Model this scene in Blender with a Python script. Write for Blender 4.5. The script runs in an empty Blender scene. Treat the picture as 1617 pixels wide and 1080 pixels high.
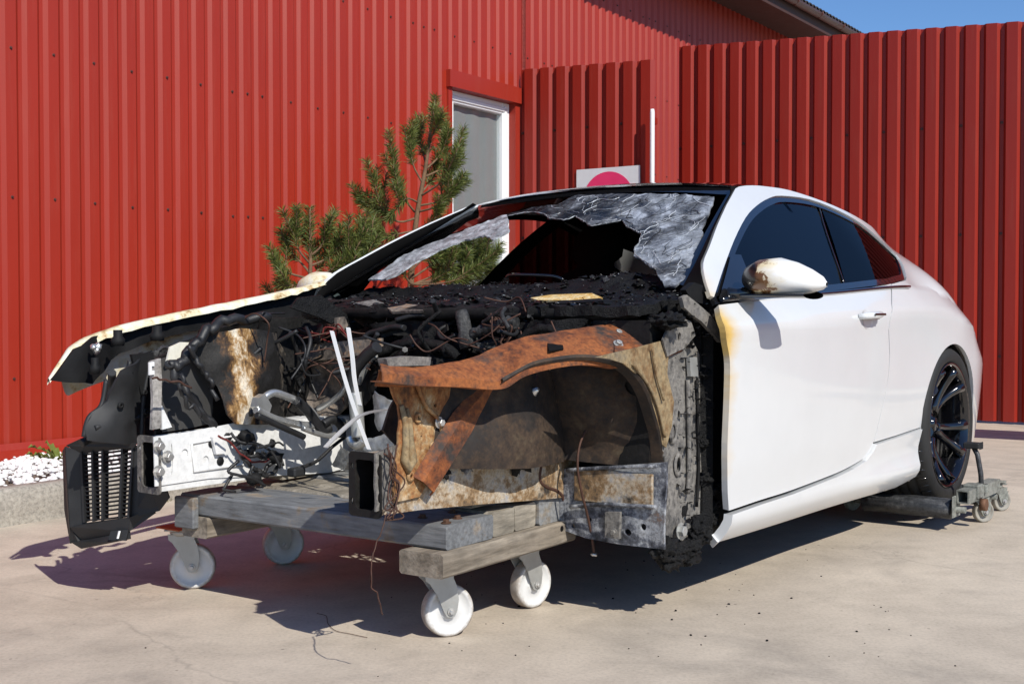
import bpy, bmesh, math, random
import numpy as np
from mathutils import Vector, Matrix, noise, geometry
R = math.radians
random.seed(7)
scene = bpy.context.scene
C = scene.collection

# ------------------------------------------------------------------ camera
cd = bpy.data.cameras.new('camera'); cam = bpy.data.objects.new('camera', cd); C.objects.link(cam)
cam.location = (0, 0, 0.90); cam.rotation_euler = (R(90 - 1.361), 0, 0)
cd.sensor_width = 36; cd.lens = 42.17; cd.clip_start = .05; cd.clip_end = 2000
scene.camera = cam
# ------------------------------------------------------------------ sky and sun
SUN_AZ, SUN_EL = 31, 40.5          # the sun stands behind the camera, this far to its right / above the horizon
sx, sy = math.sin(R(SUN_AZ)), -math.cos(R(SUN_AZ))
world = bpy.data.worlds.new('World'); scene.world = world; world.use_nodes = True
wn = world.node_tree; bgn = wn.nodes['Background']
sky = wn.nodes.new('ShaderNodeTexSky'); sky.sky_type = 'NISHITA'; sky.sun_disc = False
sky.sun_elevation = R(SUN_EL); sky.sun_rotation = math.atan2(sx, sy); sky.air_density = 1.0; sky.dust_density = 0; sky.ozone_density = 4
tint = wn.nodes.new('ShaderNodeMix'); tint.data_type = 'RGBA'; tint.blend_type = 'MULTIPLY'; tint.inputs[0].default_value = 1; tint.inputs[7].default_value = (.79, .985, 1.22, 1)
wn.links.new(sky.outputs[0], tint.inputs[6]); wn.links.new(tint.outputs[2], bgn.inputs[0]); bgn.inputs[1].default_value = 0.105
sl = bpy.data.lights.new('sun', 'SUN'); sun = bpy.data.objects.new('sun', sl); C.objects.link(sun)
sl.energy = 4.9; sl.angle = R(.53); sl.color = (1, .955, .87)
ce = math.cos(R(SUN_EL))
sun.rotation_euler = Vector((-sx*ce, -sy*ce, -math.sin(R(SUN_EL)))).to_track_quat('-Z', 'Y').to_euler()
sun.location = (6, -9, 9)
vs = scene.view_settings; vs.view_transform = 'Standard'; vs.look = 'None'; vs.exposure = 0; vs.gamma = 1; vs.use_curve_mapping = False

# ------------------------------------------------------------------ surfaces of the car body (car frame: x forward from the rear axle, y to the car's left, z up)

def interp(x, xs, ys):
    if x<=xs[0]: return ys[0]
    for i in range(len(xs)-1):
        if x<=xs[i+1]:
            # monotone-ish cubic (catmull) 
            x0,x1=xs[i],xs[i+1]; t=(x-x0)/(x1-x0)
            m=lambda k: (0 if k<=0 or k>=len(xs)-1 else (ys[k+1]-ys[k-1])/(xs[k+1]-xs[k-1]))
            m0=m(i) if i>0 else (ys[1]-ys[0])/(xs[1]-xs[0]); m1=m(i+1) if i+1<len(xs)-1 else (ys[-1]-ys[-2])/(xs[-1]-xs[-2])
            h=x1-x0
            return (2*t**3-3*t*t+1)*ys[i]+(t**3-2*t*t+t)*h*m0+(-2*t**3+3*t*t)*ys[i+1]+(t**3-t*t)*h*m1
    return ys[-1]
def sstep(a,b,x):
    t=min(1,max(0,(x-a)/(b-a))); return t*t*(3-2*t)
ZP=[.15,.19,.23,.29,.35,.45,.58,.70,.80,.865,.89,.93,.97]
YP=[.80,.845,.880,.898,.906,.919,.929,.935,.940,.944,.940,.914,.884]
def belt(x): return interp(x,[-.8,-.45,.0,.3,.6,1.2,2.1],[.84,.90,.99,1.01,1.005,.975,.94])
def side(x, z):
    """half width of the bodywork at station x and height z (car frame)"""
    zb=belt(x)
    dz=zb-.97
    # stretch the upper part of the profile so it ends at the belt line
    zz=z if z<.5 else .5+(z-.5)*(.47/(zb-.5))
    if zz<=.97: y=interp(zz,ZP,YP)
    else:
        s=z-zb
        yg=.884-.62*s-.25*s*s-.15*max(0,.7-x)**2
        yr=.884-.50*s-2.9*s*s
        w=sstep(.25,-.25,x)
        y=yg*(1-w)+yr*w
    y+=.016*math.exp(-((x+.02)/.42)**2)*math.exp(-((z-.62)/.22)**2)
    y-=(.50+.6*sstep(.66,.98,z))*max(0,-x-.32)**2+.36*sstep(.66,.90,z)*max(0,-x-.1)**2
    y-=.035*max(0,x-1.5)**2
    return y
def wscreen(y, z):
    """x of the windscreen surface"""
    return 2.12-(z-.96)*1.86-.08*(y/.74)**2

# ------------------------------------------------------------------ mesh helpers
def empty(name, loc=(0, 0, 0), rz=0.):
    o = bpy.data.objects.new(name, None); C.objects.link(o)
    o.location = loc; o.rotation_euler = (0, 0, rz); o.empty_display_size = .1
    return o
def tag(o, label=None, cat=None, group=None, kind=None):
    if label: o['label'] = label
    if cat: o['category'] = cat
    if group: o['group'] = group
    if kind: o['kind'] = kind
    return o
def link(name, me, mat, parent=None, loc=None, rot=None):
    o = bpy.data.objects.new(name, me); C.objects.link(o)
    if mat is not None and not me.materials: me.materials.append(mat)
    if parent is not None: o.parent = parent
    if loc is not None: o.location = loc
    if rot is not None: o.rotation_euler = rot
    return o
def copy_tree(o, parent=None):
    c = o.copy(); C.objects.link(c)
    if parent is not None: c.parent = parent
    for ch in list(o.children): copy_tree(ch, c)
    return c
class MB:
    """collects shapes; build() links them as one mesh object"""
    def __init__(s): s.v = []; s.f = []; s.sm = []
    def add(s, vs_, fs_, smooth=False):
        n = len(s.v); s.v += [tuple(map(float, p)) for p in vs_]; s.f += [tuple(i+n for i in f) for f in fs_]; s.sm += [smooth]*len(fs_)
        return s
    def box(s, a, b, bevel=0., M=None, taper=None):
        x0, y0, z0 = [min(p, q) for p, q in zip(a, b)]; x1, y1, z1 = [max(p, q) for p, q in zip(a, b)]
        c = min(bevel, (x1-x0)*.49, (y1-y0)*.49, (z1-z0)*.49)
        if c <= 0:
            vs_ = [(x, y, z) for z in (z0, z1) for y in (y0, y1) for x in (x0, x1)]
            fs_ = [(0, 2, 3, 1), (4, 5, 7, 6), (0, 1, 5, 4), (2, 6, 7, 3), (0, 4, 6, 2), (1, 3, 7, 5)]
        else:
            vs_ = []; idx = {}
            for i, (X, sx_) in enumerate(((x0, 1), (x1, -1))):
                for j, (Y, sy_) in enumerate(((y0, 1), (y1, -1))):
                    for k, (Z, sz_) in enumerate(((z0, 1), (z1, -1))):
                        for a_, (dx, dy, dz) in enumerate(((0, c, c), (c, 0, c), (c, c, 0))):
                            idx[i, j, k, a_] = len(vs_); vs_.append((X+sx_*dx, Y+sy_*dy, Z+sz_*dz))
            g = lambda i, j, k, a_: idx[i, j, k, a_]
            fs_ = []
            for i in (0, 1): fs_.append((g(i, 0, 0, 0), g(i, 1, 0, 0), g(i, 1, 1, 0), g(i, 0, 1, 0)))
            for j in (0, 1): fs_.append((g(0, j, 0, 1), g(1, j, 0, 1), g(1, j, 1, 1), g(0, j, 1, 1)))
            for k in (0, 1): fs_.append((g(0, 0, k, 2), g(1, 0, k, 2), g(1, 1, k, 2), g(0, 1, k, 2)))
            for j in (0, 1):
                for k in (0, 1): fs_.append((g(0, j, k, 1), g(1, j, k, 1), g(1, j, k, 2), g(0, j, k, 2)))
            for i in (0, 1):
                for k in (0, 1): fs_.append((g(i, 0, k, 0), g(i, 1, k, 0), g(i, 1, k, 2), g(i, 0, k, 2)))
            for i in (0, 1):
                for j in (0, 1): fs_.append((g(i, j, 0, 0), g(i, j, 1, 0), g(i, j, 1, 1), g(i, j, 0, 1)))
            for i in (0, 1):
                for j in (0, 1):
                    for k in (0, 1): fs_.append((g(i, j, k, 0), g(i, j, k, 1), g(i, j, k, 2)))
        if M is not None: vs_ = [M @ Vector(p) for p in vs_]
        return s.add(vs_, fs_)
    def beam(s, a, b, w, h, up=(0, 0, 1), bevel=0.):
        a, b = Vector(a), Vector(b); d = b-a; L = d.length; d = d/L
        u = Vector(up); sd = u.cross(d)
        if sd.length < 1e-4: sd = Vector((1, 0, 0)).cross(d)
        sd.normalize(); u = d.cross(sd)
        M = Matrix((d, sd, u)).transposed().to_4x4(); M.translation = a
        return s.box((0, -w/2, -h/2), (L, w/2, h/2), bevel, M)
    def tube(s, pts, r, n=8, caps=True, smooth=True, flat=1.):
        pts = [Vector(p) for p in pts]; N = len(pts)
        rs = list(r) if hasattr(r, '__len__') else [r]*N
        vs_ = []; fs_ = []
        prev = None
        for i, p in enumerate(pts):
            t = (pts[min(i+1, N-1)]-pts[max(i-1, 0)]); t = t.normalized() if t.length > 1e-9 else Vector((0, 0, 1))
            if prev is None:
                u = t.orthogonal().normalized()
            else:
                u = prev - t*prev.dot(t)
                u = u.normalized() if u.length > 1e-6 else t.orthogonal().normalized()
            prev = u; w = t.cross(u)
            for k in range(n):
                a = 2*math.pi*k/n
                vs_.append(p + (u*math.cos(a) + w*math.sin(a)*flat)*rs[i])
        for i in range(N-1):
            for k in range(n):
                fs_.append((i*n+k, i*n+(k+1) % n, (i+1)*n+(k+1) % n, (i+1)*n+k))
        s.add(vs_, fs_, smooth)
        if caps:
            s.f.append(tuple(len(s.v)-len(vs_)+k for k in range(n))[::-1]); s.sm.append(False)
            s.f.append(tuple(len(s.v)-n+k for k in range(n))); s.sm.append(False)
        return s
    def lathe(s, prof, n=24, M=None, smooth=True, arc=2*math.pi):
        """prof: (r, h) pairs about the local z axis"""
        vs_ = []; fs_ = []; m = len(prof); full = abs(arc-2*math.pi) < 1e-6; nn = n if full else n+1
        for k in range(nn):
            a = arc*k/n
            for r, h in prof: vs_.append(Vector((r*math.cos(a), r*math.sin(a), h)))
        for k in range(n):
            k2 = (k+1) % nn
            for i in range(m-1): fs_.append((k*m+i, k2*m+i, k2*m+i+1, k*m+i+1))
        if M is not None: vs_ = [M @ p for p in vs_]
        return s.add(vs_, fs_, smooth)
    def prism(s, poly, a, b, M=None):
        """poly in the local xy plane, extruded from z=a to z=b"""
        n = len(poly)
        vs_ = [Vector((x, y, a)) for x, y in poly]+[Vector((x, y, b)) for x, y in poly]
        if M is not None: vs_ = [M @ p for p in vs_]
        fs_ = [tuple(range(n))[::-1], tuple(range(n, 2*n))]+[(i, (i+1) % n, n+(i+1) % n, n+i) for i in range(n)]
        return s.add(vs_, fs_)
    def loft(s, rows, closed=False, smooth=True, thick=0.):
        n = len(rows[0]); m = len(rows)
        vs_ = [p for r_ in rows for p in r_]; fs_ = []
        for i in range(m-1):
            for k in range(n if closed else n-1):
                fs_.append((i*n+k, i*n+(k+1) % n, (i+1)*n+(k+1) % n, (i+1)*n+k))
        return s.add(vs_, fs_, smooth)
    def bolt(s, p, d, r=.009, h=.008):
        d = Vector(d).normalized(); M = d.to_track_quat('Z', 'Y').to_matrix().to_4x4(); M.translation = Vector(p)
        s.lathe([(0, .002), (r*1.55, .002), (r*1.55, 0)][::-1], 12, M, False)
        s.lathe([(r, .002), (r, h), (r*.85, h+.001), (0, h+.001)], 6, M, False)
        return s
    def mesh(s, name, auto=None):
        me = bpy.data.meshes.new(name); me.from_pydata(s.v, [], s.f)
        me.polygons.foreach_set('use_smooth', s.sm)
        bm = bmesh.new(); bm.from_mesh(me); bmesh.ops.recalc_face_normals(bm, faces=bm.faces); bm.to_mesh(me); bm.free()
        me.update(); return me
    def build(s, name, mat, parent=None, loc=None, rot=None):
        return link(name, s.mesh(name), mat, parent, loc, rot)

def fbm(p, sc, oct=4, seed=0.):
    v = 0; a = 1; q = Vector(p)*sc+Vector((seed*3.7, seed*1.3, -seed*2.1))
    for _ in range(oct):
        v += a*noise.noise(q); q = q*2.03; a *= .5
    return v
def resample(poly, s, closed=True):
    out = []; n = len(poly)
    for i in range(n if closed else n-1):
        a = np.array(poly[i], float); b = np.array(poly[(i+1) % n], float)
        k = max(1, int(np.linalg.norm(b-a)/s+.5))
        for j in range(k): out.append(tuple(a+(b-a)*j/k))
    if not closed: out.append(tuple(poly[-1]))
    return out
def smooth_poly(pts, sub=4, closed=False):
    P = [np.array(p, float) for p in pts]; n = len(P); out = []
    for i in range(n if closed else n-1):
        p0 = P[(i-1) % n] if (closed or i > 0) else P[0]; p1 = P[i]; p2 = P[(i+1) % n]; p3 = P[(i+2) % n] if (closed or i+2 < n) else P[-1]
        for j in range(sub):
            t = j/sub
            out.append(tuple(.5*((2*p1)+(-p0+p2)*t+(2*p0-5*p1+4*p2-p3)*t*t+(-p0+3*p1-3*p2+p3)*t**3)))
    if not closed: out.append(tuple(P[-1]))
    return out
def in_poly(P, poly):
    x, y = P[:, 0], P[:, 1]; r = np.zeros(len(P), bool); n = len(poly)
    for i in range(n):
        x1, y1 = poly[i]; x2, y2 = poly[(i+1) % n]
        c = ((y1 > y) != (y2 > y)) & (x < (x2-x1)*(y-y1)/((y2-y1) if abs(y2-y1) > 1e-12 else 1e-12)+x1)
        r ^= c
    return r
def near_poly(P, poly, d):
    r = np.zeros(len(P), bool)
    for i in range(len(poly)):
        a = np.array(poly[i]); b = np.array(poly[(i+1) % len(poly)]); ab = b-a; L = (ab@ab) or 1e-12
        t = np.clip(((P-a)@ab)/L, 0, 1); q = a+t[:, None]*ab
        r |= ((P-q)**2).sum(1) < d*d
    return r
def panel(name, outline, fn, mat, parent, sp=.03, thick=.012, holes=(), rough=0., rscale=8., seed=0., smoothn=True, flip=False, edge_jag=0.):
    """sheet with a free outline (2D), mapped to 3D by fn(a, b), triangulated with real holes, given thickness and optional dents"""
    ob = resample(outline, sp)
    if edge_jag:
        ob = [(a+edge_jag*noise.noise(Vector((a*40+seed, b*40, 1))), b+edge_jag*noise.noise(Vector((a*40+seed, b*40, 9)))) for a, b in ob]
    hs = [resample(h, min(sp, .012)) for h in holes]
    A = np.array(ob); mn, mx = A.min(0), A.max(0)
    gx, gy = np.meshgrid(np.arange(mn[0]+sp/2, mx[0], sp), np.arange(mn[1]+sp/2, mx[1], sp))
    G = np.stack([gx.ravel(), gy.ravel()], 1)
    k = in_poly(G, ob) & ~near_poly(G, ob, sp*.45)
    for h in hs: k &= ~in_poly(G, h) & ~near_poly(G, h, sp*.45)
    G = G[k]
    pts = list(ob); ed = [(i, (i+1) % len(ob)) for i in range(len(ob))]
    for h in hs:
        n0 = len(pts); pts += h; ed += [(n0+i, n0+(i+1) % len(h)) for i in range(len(h))]
    pts += [tuple(p) for p in G]
    v2, e2, f2, *_ = geometry.delaunay_2d_cdt([Vector(p) for p in pts], ed, [], 0, 1e-7)
    v2 = np.array([tuple(p) for p in v2]); F = np.array([tuple(f) for f in f2])
    cen = v2[F].mean(1); k = in_poly(cen, ob)
    for h in hs: k &= ~in_poly(cen, h)
    F = F[k]
    V = [Vector(fn(a, b)) for a, b in v2]
    e = 1e-3; N = []
    for a, b in v2:
        n_ = (Vector(fn(a+e, b))-Vector(fn(a-e, b))).cross(Vector(fn(a, b+e))-Vector(fn(a, b-e)))
        n_.normalize(); N.append(-n_ if flip else n_)
    if rough:
        V = [p+n_*(rough*fbm(p, rscale, 4, seed)) for p, n_ in zip(V, N)]
    nv = len(V)
    vs_ = [tuple(p) for p in V]+[tuple(p-n_*thick) for p, n_ in zip(V, N)]
    fs_ = []
    from collections import Counter
    cnt = Counter(); dirn = {}
    for t in F:
        a, b, c = map(int, t)
        n_ = (V[b]-V[a]).cross(V[c]-V[a])
        if n_.dot(N[a]) < 0: b, c = c, b
        fs_.append((a, b, c)); fs_.append((a+nv, c+nv, b+nv))
        for p, q in ((a, b), (b, c), (c, a)): cnt[frozenset((p, q))] += 1; dirn[frozenset((p, q))] = (p, q)
    nt = len(fs_)
    # the rim has vertices of its own so that the edge stays crisp
    for kk, c_ in cnt.items():
        if c_ == 1:
            p, q = dirn[kk]; n0 = len(vs_)
            vs_ += [vs_[p], vs_[q], vs_[q+nv], vs_[p+nv]]; fs_.append((n0+1, n0, n0+3, n0+2))
    me = bpy.data.meshes.new(name); me.from_pydata(vs_, [], fs_)
    me.polygons.foreach_set('use_smooth', [True]*len(fs_))
    if smoothn and not rough:
        vn = [tuple(n_) for n_ in N]+[tuple(-n_) for n_ in N]
        vn += [(0, 0, 0)]*(len(vs_)-2*nv)
        me.update()
        me.normals_split_custom_set_from_vertices(vn)
    me.update()
    return link(name, me, mat, parent)
def ellipse(cx, cy, rx, ry, n=14, rot=0.):
    return [(cx+rx*math.cos(a)*math.cos(rot)-ry*math.sin(a)*math.sin(rot), cy+rx*math.cos(a)*math.sin(rot)+ry*math.sin(a)*math.cos(rot)) for a in [2*math.pi*i/n for i in range(n)]]
def rrect(cx, cy, w, h, r, n=4):
    o = []
    for sx_, sy_, a0 in ((1, 1, 0), (-1, 1, 90), (-1, -1, 180), (1, -1, 270)):
        for i in range(n+1):
            a = R(a0+90*i/n); o.append((cx+sx_*(w/2-r)+r*math.cos(a), cy+sy_*(h/2-r)+r*math.sin(a)))
    return o
def xz(L): return [(p[0], p[2]) for p in L]
def yz(L): return [(p[1], p[2]) for p in L]
def blob(mb, c, r, seed=0., sub=3, amp=.35, sc=6., M=None):
    """lumpy displaced sphere, squashed to r = (rx, ry, rz)"""
    bm = bmesh.new(); bmesh.ops.create_icosphere(bm, subdivisions=sub, radius=1)
    vs_ = []
    for v in bm.verts:
        d = v.co.copy(); k = 1+amp*fbm(d, sc*.3, 4, seed)
        q = Vector((d.x*r[0]*k, d.y*r[1]*k, d.z*r[2]*k))
        if M is not None: q = M @ q
        vs_.append(q+Vector(c))
    fs_ = [tuple(v.index for v in f.verts) for f in bm.faces]
    bm.free(); mb.add(vs_, fs_, True)

# ------------------------------------------------------------------ materials
def nt_new(name):
    m = bpy.data.materials.new(name); m.use_nodes = True; nt = m.node_tree
    b = nt.nodes['Principled BSDF']; return m, nt, b
def nd(nt, t, **k):
    n = nt.nodes.new(t)
    for a, v in k.items():
        if a.startswith('i_'): n.inputs[a[2:].replace('_', ' ')].default_value = v
        else: setattr(n, a, v)
    return n
def coords(nt, scale=(1, 1, 1), loc=(0, 0, 0), kind='Object'):
    tc = nd(nt, 'ShaderNodeTexCoord'); mp = nd(nt, 'ShaderNodeMapping')
    mp.inputs['Scale'].default_value = scale; mp.inputs['Location'].default_value = loc
    nt.links.new(tc.outputs[kind], mp.inputs[0]); return mp.outputs[0]
def noise_n(nt, vec, scale, detail=6, rough=.6, dist=0.):
    n = nd(nt, 'ShaderNodeTexNoise'); n.inputs['Scale'].default_value = scale; n.inputs['Detail'].default_value = detail
    n.inputs['Roughness'].default_value = rough; n.inputs['Distortion'].default_value = dist
    nt.links.new(vec, n.inputs['Vector']); return n.outputs['Fac']
def ramp(nt, fac, stops, interp_='LINEAR'):
    r_ = nd(nt, 'ShaderNodeValToRGB'); r_.color_ramp.interpolation = interp_
    el = r_.color_ramp.elements
    while len(el) > 1: el.remove(el[-1])
    for i, (p, c) in enumerate(stops):
        e = el[0] if i == 0 else el.new(p)
        e.position = p
        c = (c, c, c) if not hasattr(c, '__len__') else c
        e.color = (*c, 1)
    nt.links.new(fac, r_.inputs[0]); return r_.outputs[0]
def mixc(nt, fac, a, b, blend='MIX'):
    m = nd(nt, 'ShaderNodeMix', data_type='RGBA', blend_type=blend)
    for sock, v in ((m.inputs[0], fac), (m.inputs[6], a), (m.inputs[7], b)):
        if hasattr(v, 'links'): nt.links.new(v, sock)
        elif isinstance(v, (int, float)): sock.default_value = v
        else: sock.default_value = (*v, 1)
    return m.outputs[2]
def math_n(nt, op, a, b=None, clamp=False):
    m = nd(nt, 'ShaderNodeMath', operation=op); m.use_clamp = clamp
    for sock, v in zip(m.inputs, (a, b)):
        if v is None: continue
        if hasattr(v, 'links'): nt.links.new(v, sock)
        else: sock.default_value = v
    return m.outputs[0]
def bump(nt, b, h, strength=.3, dist=.01):
    n = nd(nt, 'ShaderNodeBump'); n.inputs['Strength'].default_value = strength; n.inputs['Distance'].default_value = dist
    nt.links.new(h, n.inputs['Height']); nt.links.new(n.outputs[0], b.inputs['Normal'])
def mottled(name, stops, scale=6., rough=(.55, .9), metallic=0., bmp=.3, bdist=.004, stretch=(1, 1, 1), dist=.3, fine=.35, coat=0., seed=0., second=None, spec=.5):
    """noise-driven colours: stops = [(position, rgb)]; second = (threshold, width, rgb, scale) a flaking top layer"""
    m, nt, b = nt_new(name); L = nt.links
    v = coords(nt, stretch, (seed*1.7, seed*.9, -seed*1.1))
    na = noise_n(nt, v, scale*1.15, 9, .68, dist*.35); nb = noise_n(nt, coords(nt, (1, 1, 1), (seed*2.3+5, seed, 2)), scale*5.5, 8, .72, .15)
    n1 = math_n(nt, 'ADD', math_n(nt, 'MULTIPLY', na, .62), math_n(nt, 'MULTIPLY', nb, .38))
    n1 = math_n(nt, 'ADD', math_n(nt, 'MULTIPLY', math_n(nt, 'SUBTRACT', n1, .5), 1.35), .5)
    c = ramp(nt, n1, stops)
    n2 = noise_n(nt, coords(nt, (1, 1, 1), (seed, 3, 1)), max(60., scale*14), 5, .7)
    if second:
        th, wd, rgb, sc2 = second
        n3 = noise_n(nt, coords(nt, stretch, (3.1+seed, 7.7, 1.9)), sc2, 7, .65, .2)
        k = ramp(nt, n3, [(max(0, th-wd), 0.), (min(1, th+wd), 1.)])
        c = mixc(nt, k, c, rgb)
    if fine:
        k = ramp(nt, n2, [(.3, 1-fine*1.3), (.5, 1.), (.72, 1+fine)])
        c = mixc(nt, 1., c, k, 'MULTIPLY')
    L.new(c, b.inputs['Base Color'])
    L.new(ramp(nt, n2, [(.25, rough[0]), (.75, rough[1])]), b.inputs['Roughness'])
    b.inputs['Metallic'].default_value = metallic; b.inputs['Specular IOR Level'].default_value = spec
    if coat: b.inputs['Coat Weight'].default_value = coat
    if bmp:
        h = math_n(nt, 'ADD', n1, math_n(nt, 'MULTIPLY', n2, .4))
        bump(nt, b, h, bmp, bdist)
    return m
def plain(name, col, rough=.5, metallic=0., var=.12, scale=9., coat=0., bmp=0., spec=.5):
    m, nt, b = nt_new(name)
    n1 = noise_n(nt, coords(nt), scale, 5, .6)
    k = ramp(nt, n1, [(.25, 1-var), (.75, 1+var)])
    nt.links.new(mixc(nt, 1., col, k, 'MULTIPLY'), b.inputs['Base Color'])
    nt.links.new(ramp(nt, n1, [(.3, max(0, rough-.07)), (.7, min(1, rough+.07))]), b.inputs['Roughness'])
    b.inputs['Metallic'].default_value = metallic; b.inputs['Coat Weight'].default_value = coat; b.inputs['Specular IOR Level'].default_value = spec
    if bmp: bump(nt, b, noise_n(nt, coords(nt), scale*12, 4, .6), bmp, .002)
    return m
M = {}
# bodywork: white lacquer; scorched amber where the burnt front end begins
def white_paint():
    m, nt, b = nt_new('white_paint'); L = nt.links
    tc = nd(nt, 'ShaderNodeTexCoord'); sp = nd(nt, 'ShaderNodeSeparateXYZ'); L.new(tc.outputs['Object'], sp.inputs[0])
    wob = noise_n(nt, coords(nt, (1, 1, 5)), 2.2, 5, .6)
    edge = math_n(nt, 'ADD', sp.outputs[0], math_n(nt, 'MULTIPLY', math_n(nt, 'SUBTRACT', wob, .5), .16))
    k1 = ramp(nt, math_n(nt, 'SUBTRACT', edge, 1.5), [(.495, 0.), (.545, .45), (.575, 1.)])
    zfade = ramp(nt, sp.outputs[2], [(.25, .6), (.45, .5), (.60, .75), (.74, 1.), (.88, .95), (.95, .5)])
    k1 = math_n(nt, 'MULTIPLY', k1, zfade)
    c = mixc(nt, k1, (.69, .70, .70), (.72, .48, .13))
    k2 = ramp(nt, math_n(nt, 'SUBTRACT', edge, 1.5), [(.58, 0.), (.66, 1.)])
    c = mixc(nt, k2, c, (.14, .07, .03))
    dust = noise_n(nt, coords(nt), 5., 6, .65)
    c = mixc(nt, 1., c, ramp(nt, dust, [(.3, .955), (.7, 1.)]), 'MULTIPLY')
    L.new(c, b.inputs['Base Color'])
    b.inputs['Roughness'].default_value = .3; b.inputs['Coat Weight'].default_value = 1.; b.inputs['Coat Roughness'].default_value = .06
    return m
M['white'] = white_paint()
M['cream'] = mottled('scorched_cream_paint', [(.2, (.72, .68, .54)), (.46, (.74, .72, .62)), (.56, (.70, .62, .40)), (.64, (.40, .24, .09)), (.70, (.03, .025, .02))], 5., (.4, .7), bmp=.15, seed=2, fine=.08)
M['roof'] = plain('black_roof', (.012, .013, .016), .12, 0, .2, coat=1.)
M['gloss_black'] = plain('gloss_black_trim', (.008, .008, .009), .1, 0, .1, coat=1.)
M['plastic'] = plain('black_plastic', (.019, .0195, .021), .55, 0, .3, 14, bmp=.15, spec=.4)
M['plastic_dk'] = plain('sooty_black_plastic', (.009, .009, .0095), .68, 0, .4, 10, bmp=.3, spec=.25)
M['interior'] = plain('burnt_interior', (.006, .0055, .0055), .9, 0, .4, 6, spec=.15)
M['char'] = mottled('charred_plastic', [(.25, (.005, .005, .006)), (.5, (.008, .008, .0085)), (.66, (.014, .0135, .0135)), (.80, (.05, .048, .046))], 14., (.28, .75), bmp=.9, bdist=.012, dist=1.2, seed=1, spec=.22)
M['soot'] = mottled('sooty_metal', [(.3, (.008, .008, .008)), (.55, (.013, .012, .0115)), (.7, (.032, .025, .02)), (.8, (.09, .05, .028))], 7., (.5, .85), bmp=.5, dist=.8, seed=3, spec=.25)
M['char_grey'] = mottled('ash_dusted_char', [(.3, (.008, .008, .008)), (.5, (.02, .02, .02)), (.64, (.07, .068, .066)), (.78, (.20, .195, .19))], 12., (.4, .8), bmp=.7, bdist=.01, dist=1., seed=71)
M['rust'] = mottled('orange_rust', [(.22, (.015, .012, .010)), (.36, (.06, .022, .010)), (.45, (.17, .048, .013)), (.56, (.28, .088, .022)), (.66, (.13, .045, .017)), (.74, (.03, .024, .02)), (.82, (.10, .08, .065)), (.88, (.36, .30, .24))], 6., (.65, .95), bmp=.45, dist=.9, seed=5, second=(.535, .045, (.034, .026, .022), 4.))
M['rust_tan'] = mottled('tan_burnt_steel', [(.20, (.018, .013, .010)), (.33, (.09, .036, .014)), (.42, (.26, .10, .030)), (.50, (.34, .20, .085)), (.58, (.48, .38, .25)), (.66, (.30, .115, .032)), (.74, (.12, .06, .03)), (.84, (.55, .50, .42))], 5., (.6, .95), bmp=.35, dist=1.1, seed=8, stretch=(1, 1, .7), second=(.70, .04, (.05, .04, .035), 11.))
M['rust_dark'] = mottled('dark_rusty_steel', [(.25, (.006, .0055, .005)), (.45, (.018, .012, .009)), (.58, (.050, .030, .017)), (.70, (.085, .062, .036)), (.82, (.15, .11, .07))], 5., (.6, .95), bmp=.45, dist=.9, seed=11)
M['ash'] = mottled('ashen_flaking_steel', [(.25, (.02, .019, .019)), (.42, (.085, .08, .075)), (.53, (.20, .185, .165)), (.62, (.12, .112, .105)), (.74, (.32, .30, .28)), (.84, (.06, .05, .045))], 6., (.6, .95), bmp=.5, dist=.8, seed=13, stretch=(1, 1, .45), second=(.64, .03, (.025, .023, .022), 16.))
M['fan'] = mottled('tan_grey_steel', [(.25, (.05, .028, .012)), (.40, (.18, .105, .045)), (.50, (.28, .205, .11)), (.60, (.19, .15, .095)), (.70, (.35, .29, .20)), (.80, (.14, .07, .03)), (.88, (.03, .025, .02))], 5., (.6, .95), bmp=.4, dist=1., seed=17, stretch=(1, 1, .4), second=(.68, .04, (.05, .045, .042), 12.))
M['bluegrey'] = mottled('blue_grey_ashen_steel', [(.28, (.008, .008, .009)), (.42, (.028, .030, .036)), (.50, (.10, .105, .125)), (.58, (.32, .33, .345)), (.66, (.12, .115, .12)), (.74, (.20, .10, .045)), (.84, (.02, .018, .018))], 6., (.55, .95), bmp=.5, dist=1., seed=19)
M['rail_white'] = mottled('dirty_white_rail', [(.2, (.30, .29, .26)), (.38, (.66, .66, .64)), (.6, (.74, .74, .73)), (.78, (.5, .5, .48))], 3.5, (.4, .7), bmp=.12, dist=.6, seed=23, fine=.10, second=(.74, .04, (.10, .09, .08), 9.))
M['tower'] = mottled('half_burnt_white_sheet', [(.25, (.014, .013, .012)), (.40, (.035, .026, .02)), (.47, (.26, .155, .065)), (.53, (.66, .60, .48)), (.64, (.62, .58, .52)), (.70, (.12, .07, .035)), (.8, (.02, .018, .017))], 3.6, (.45, .85), bmp=.35, dist=1.4, seed=29, stretch=(1, 1, .5))
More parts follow.
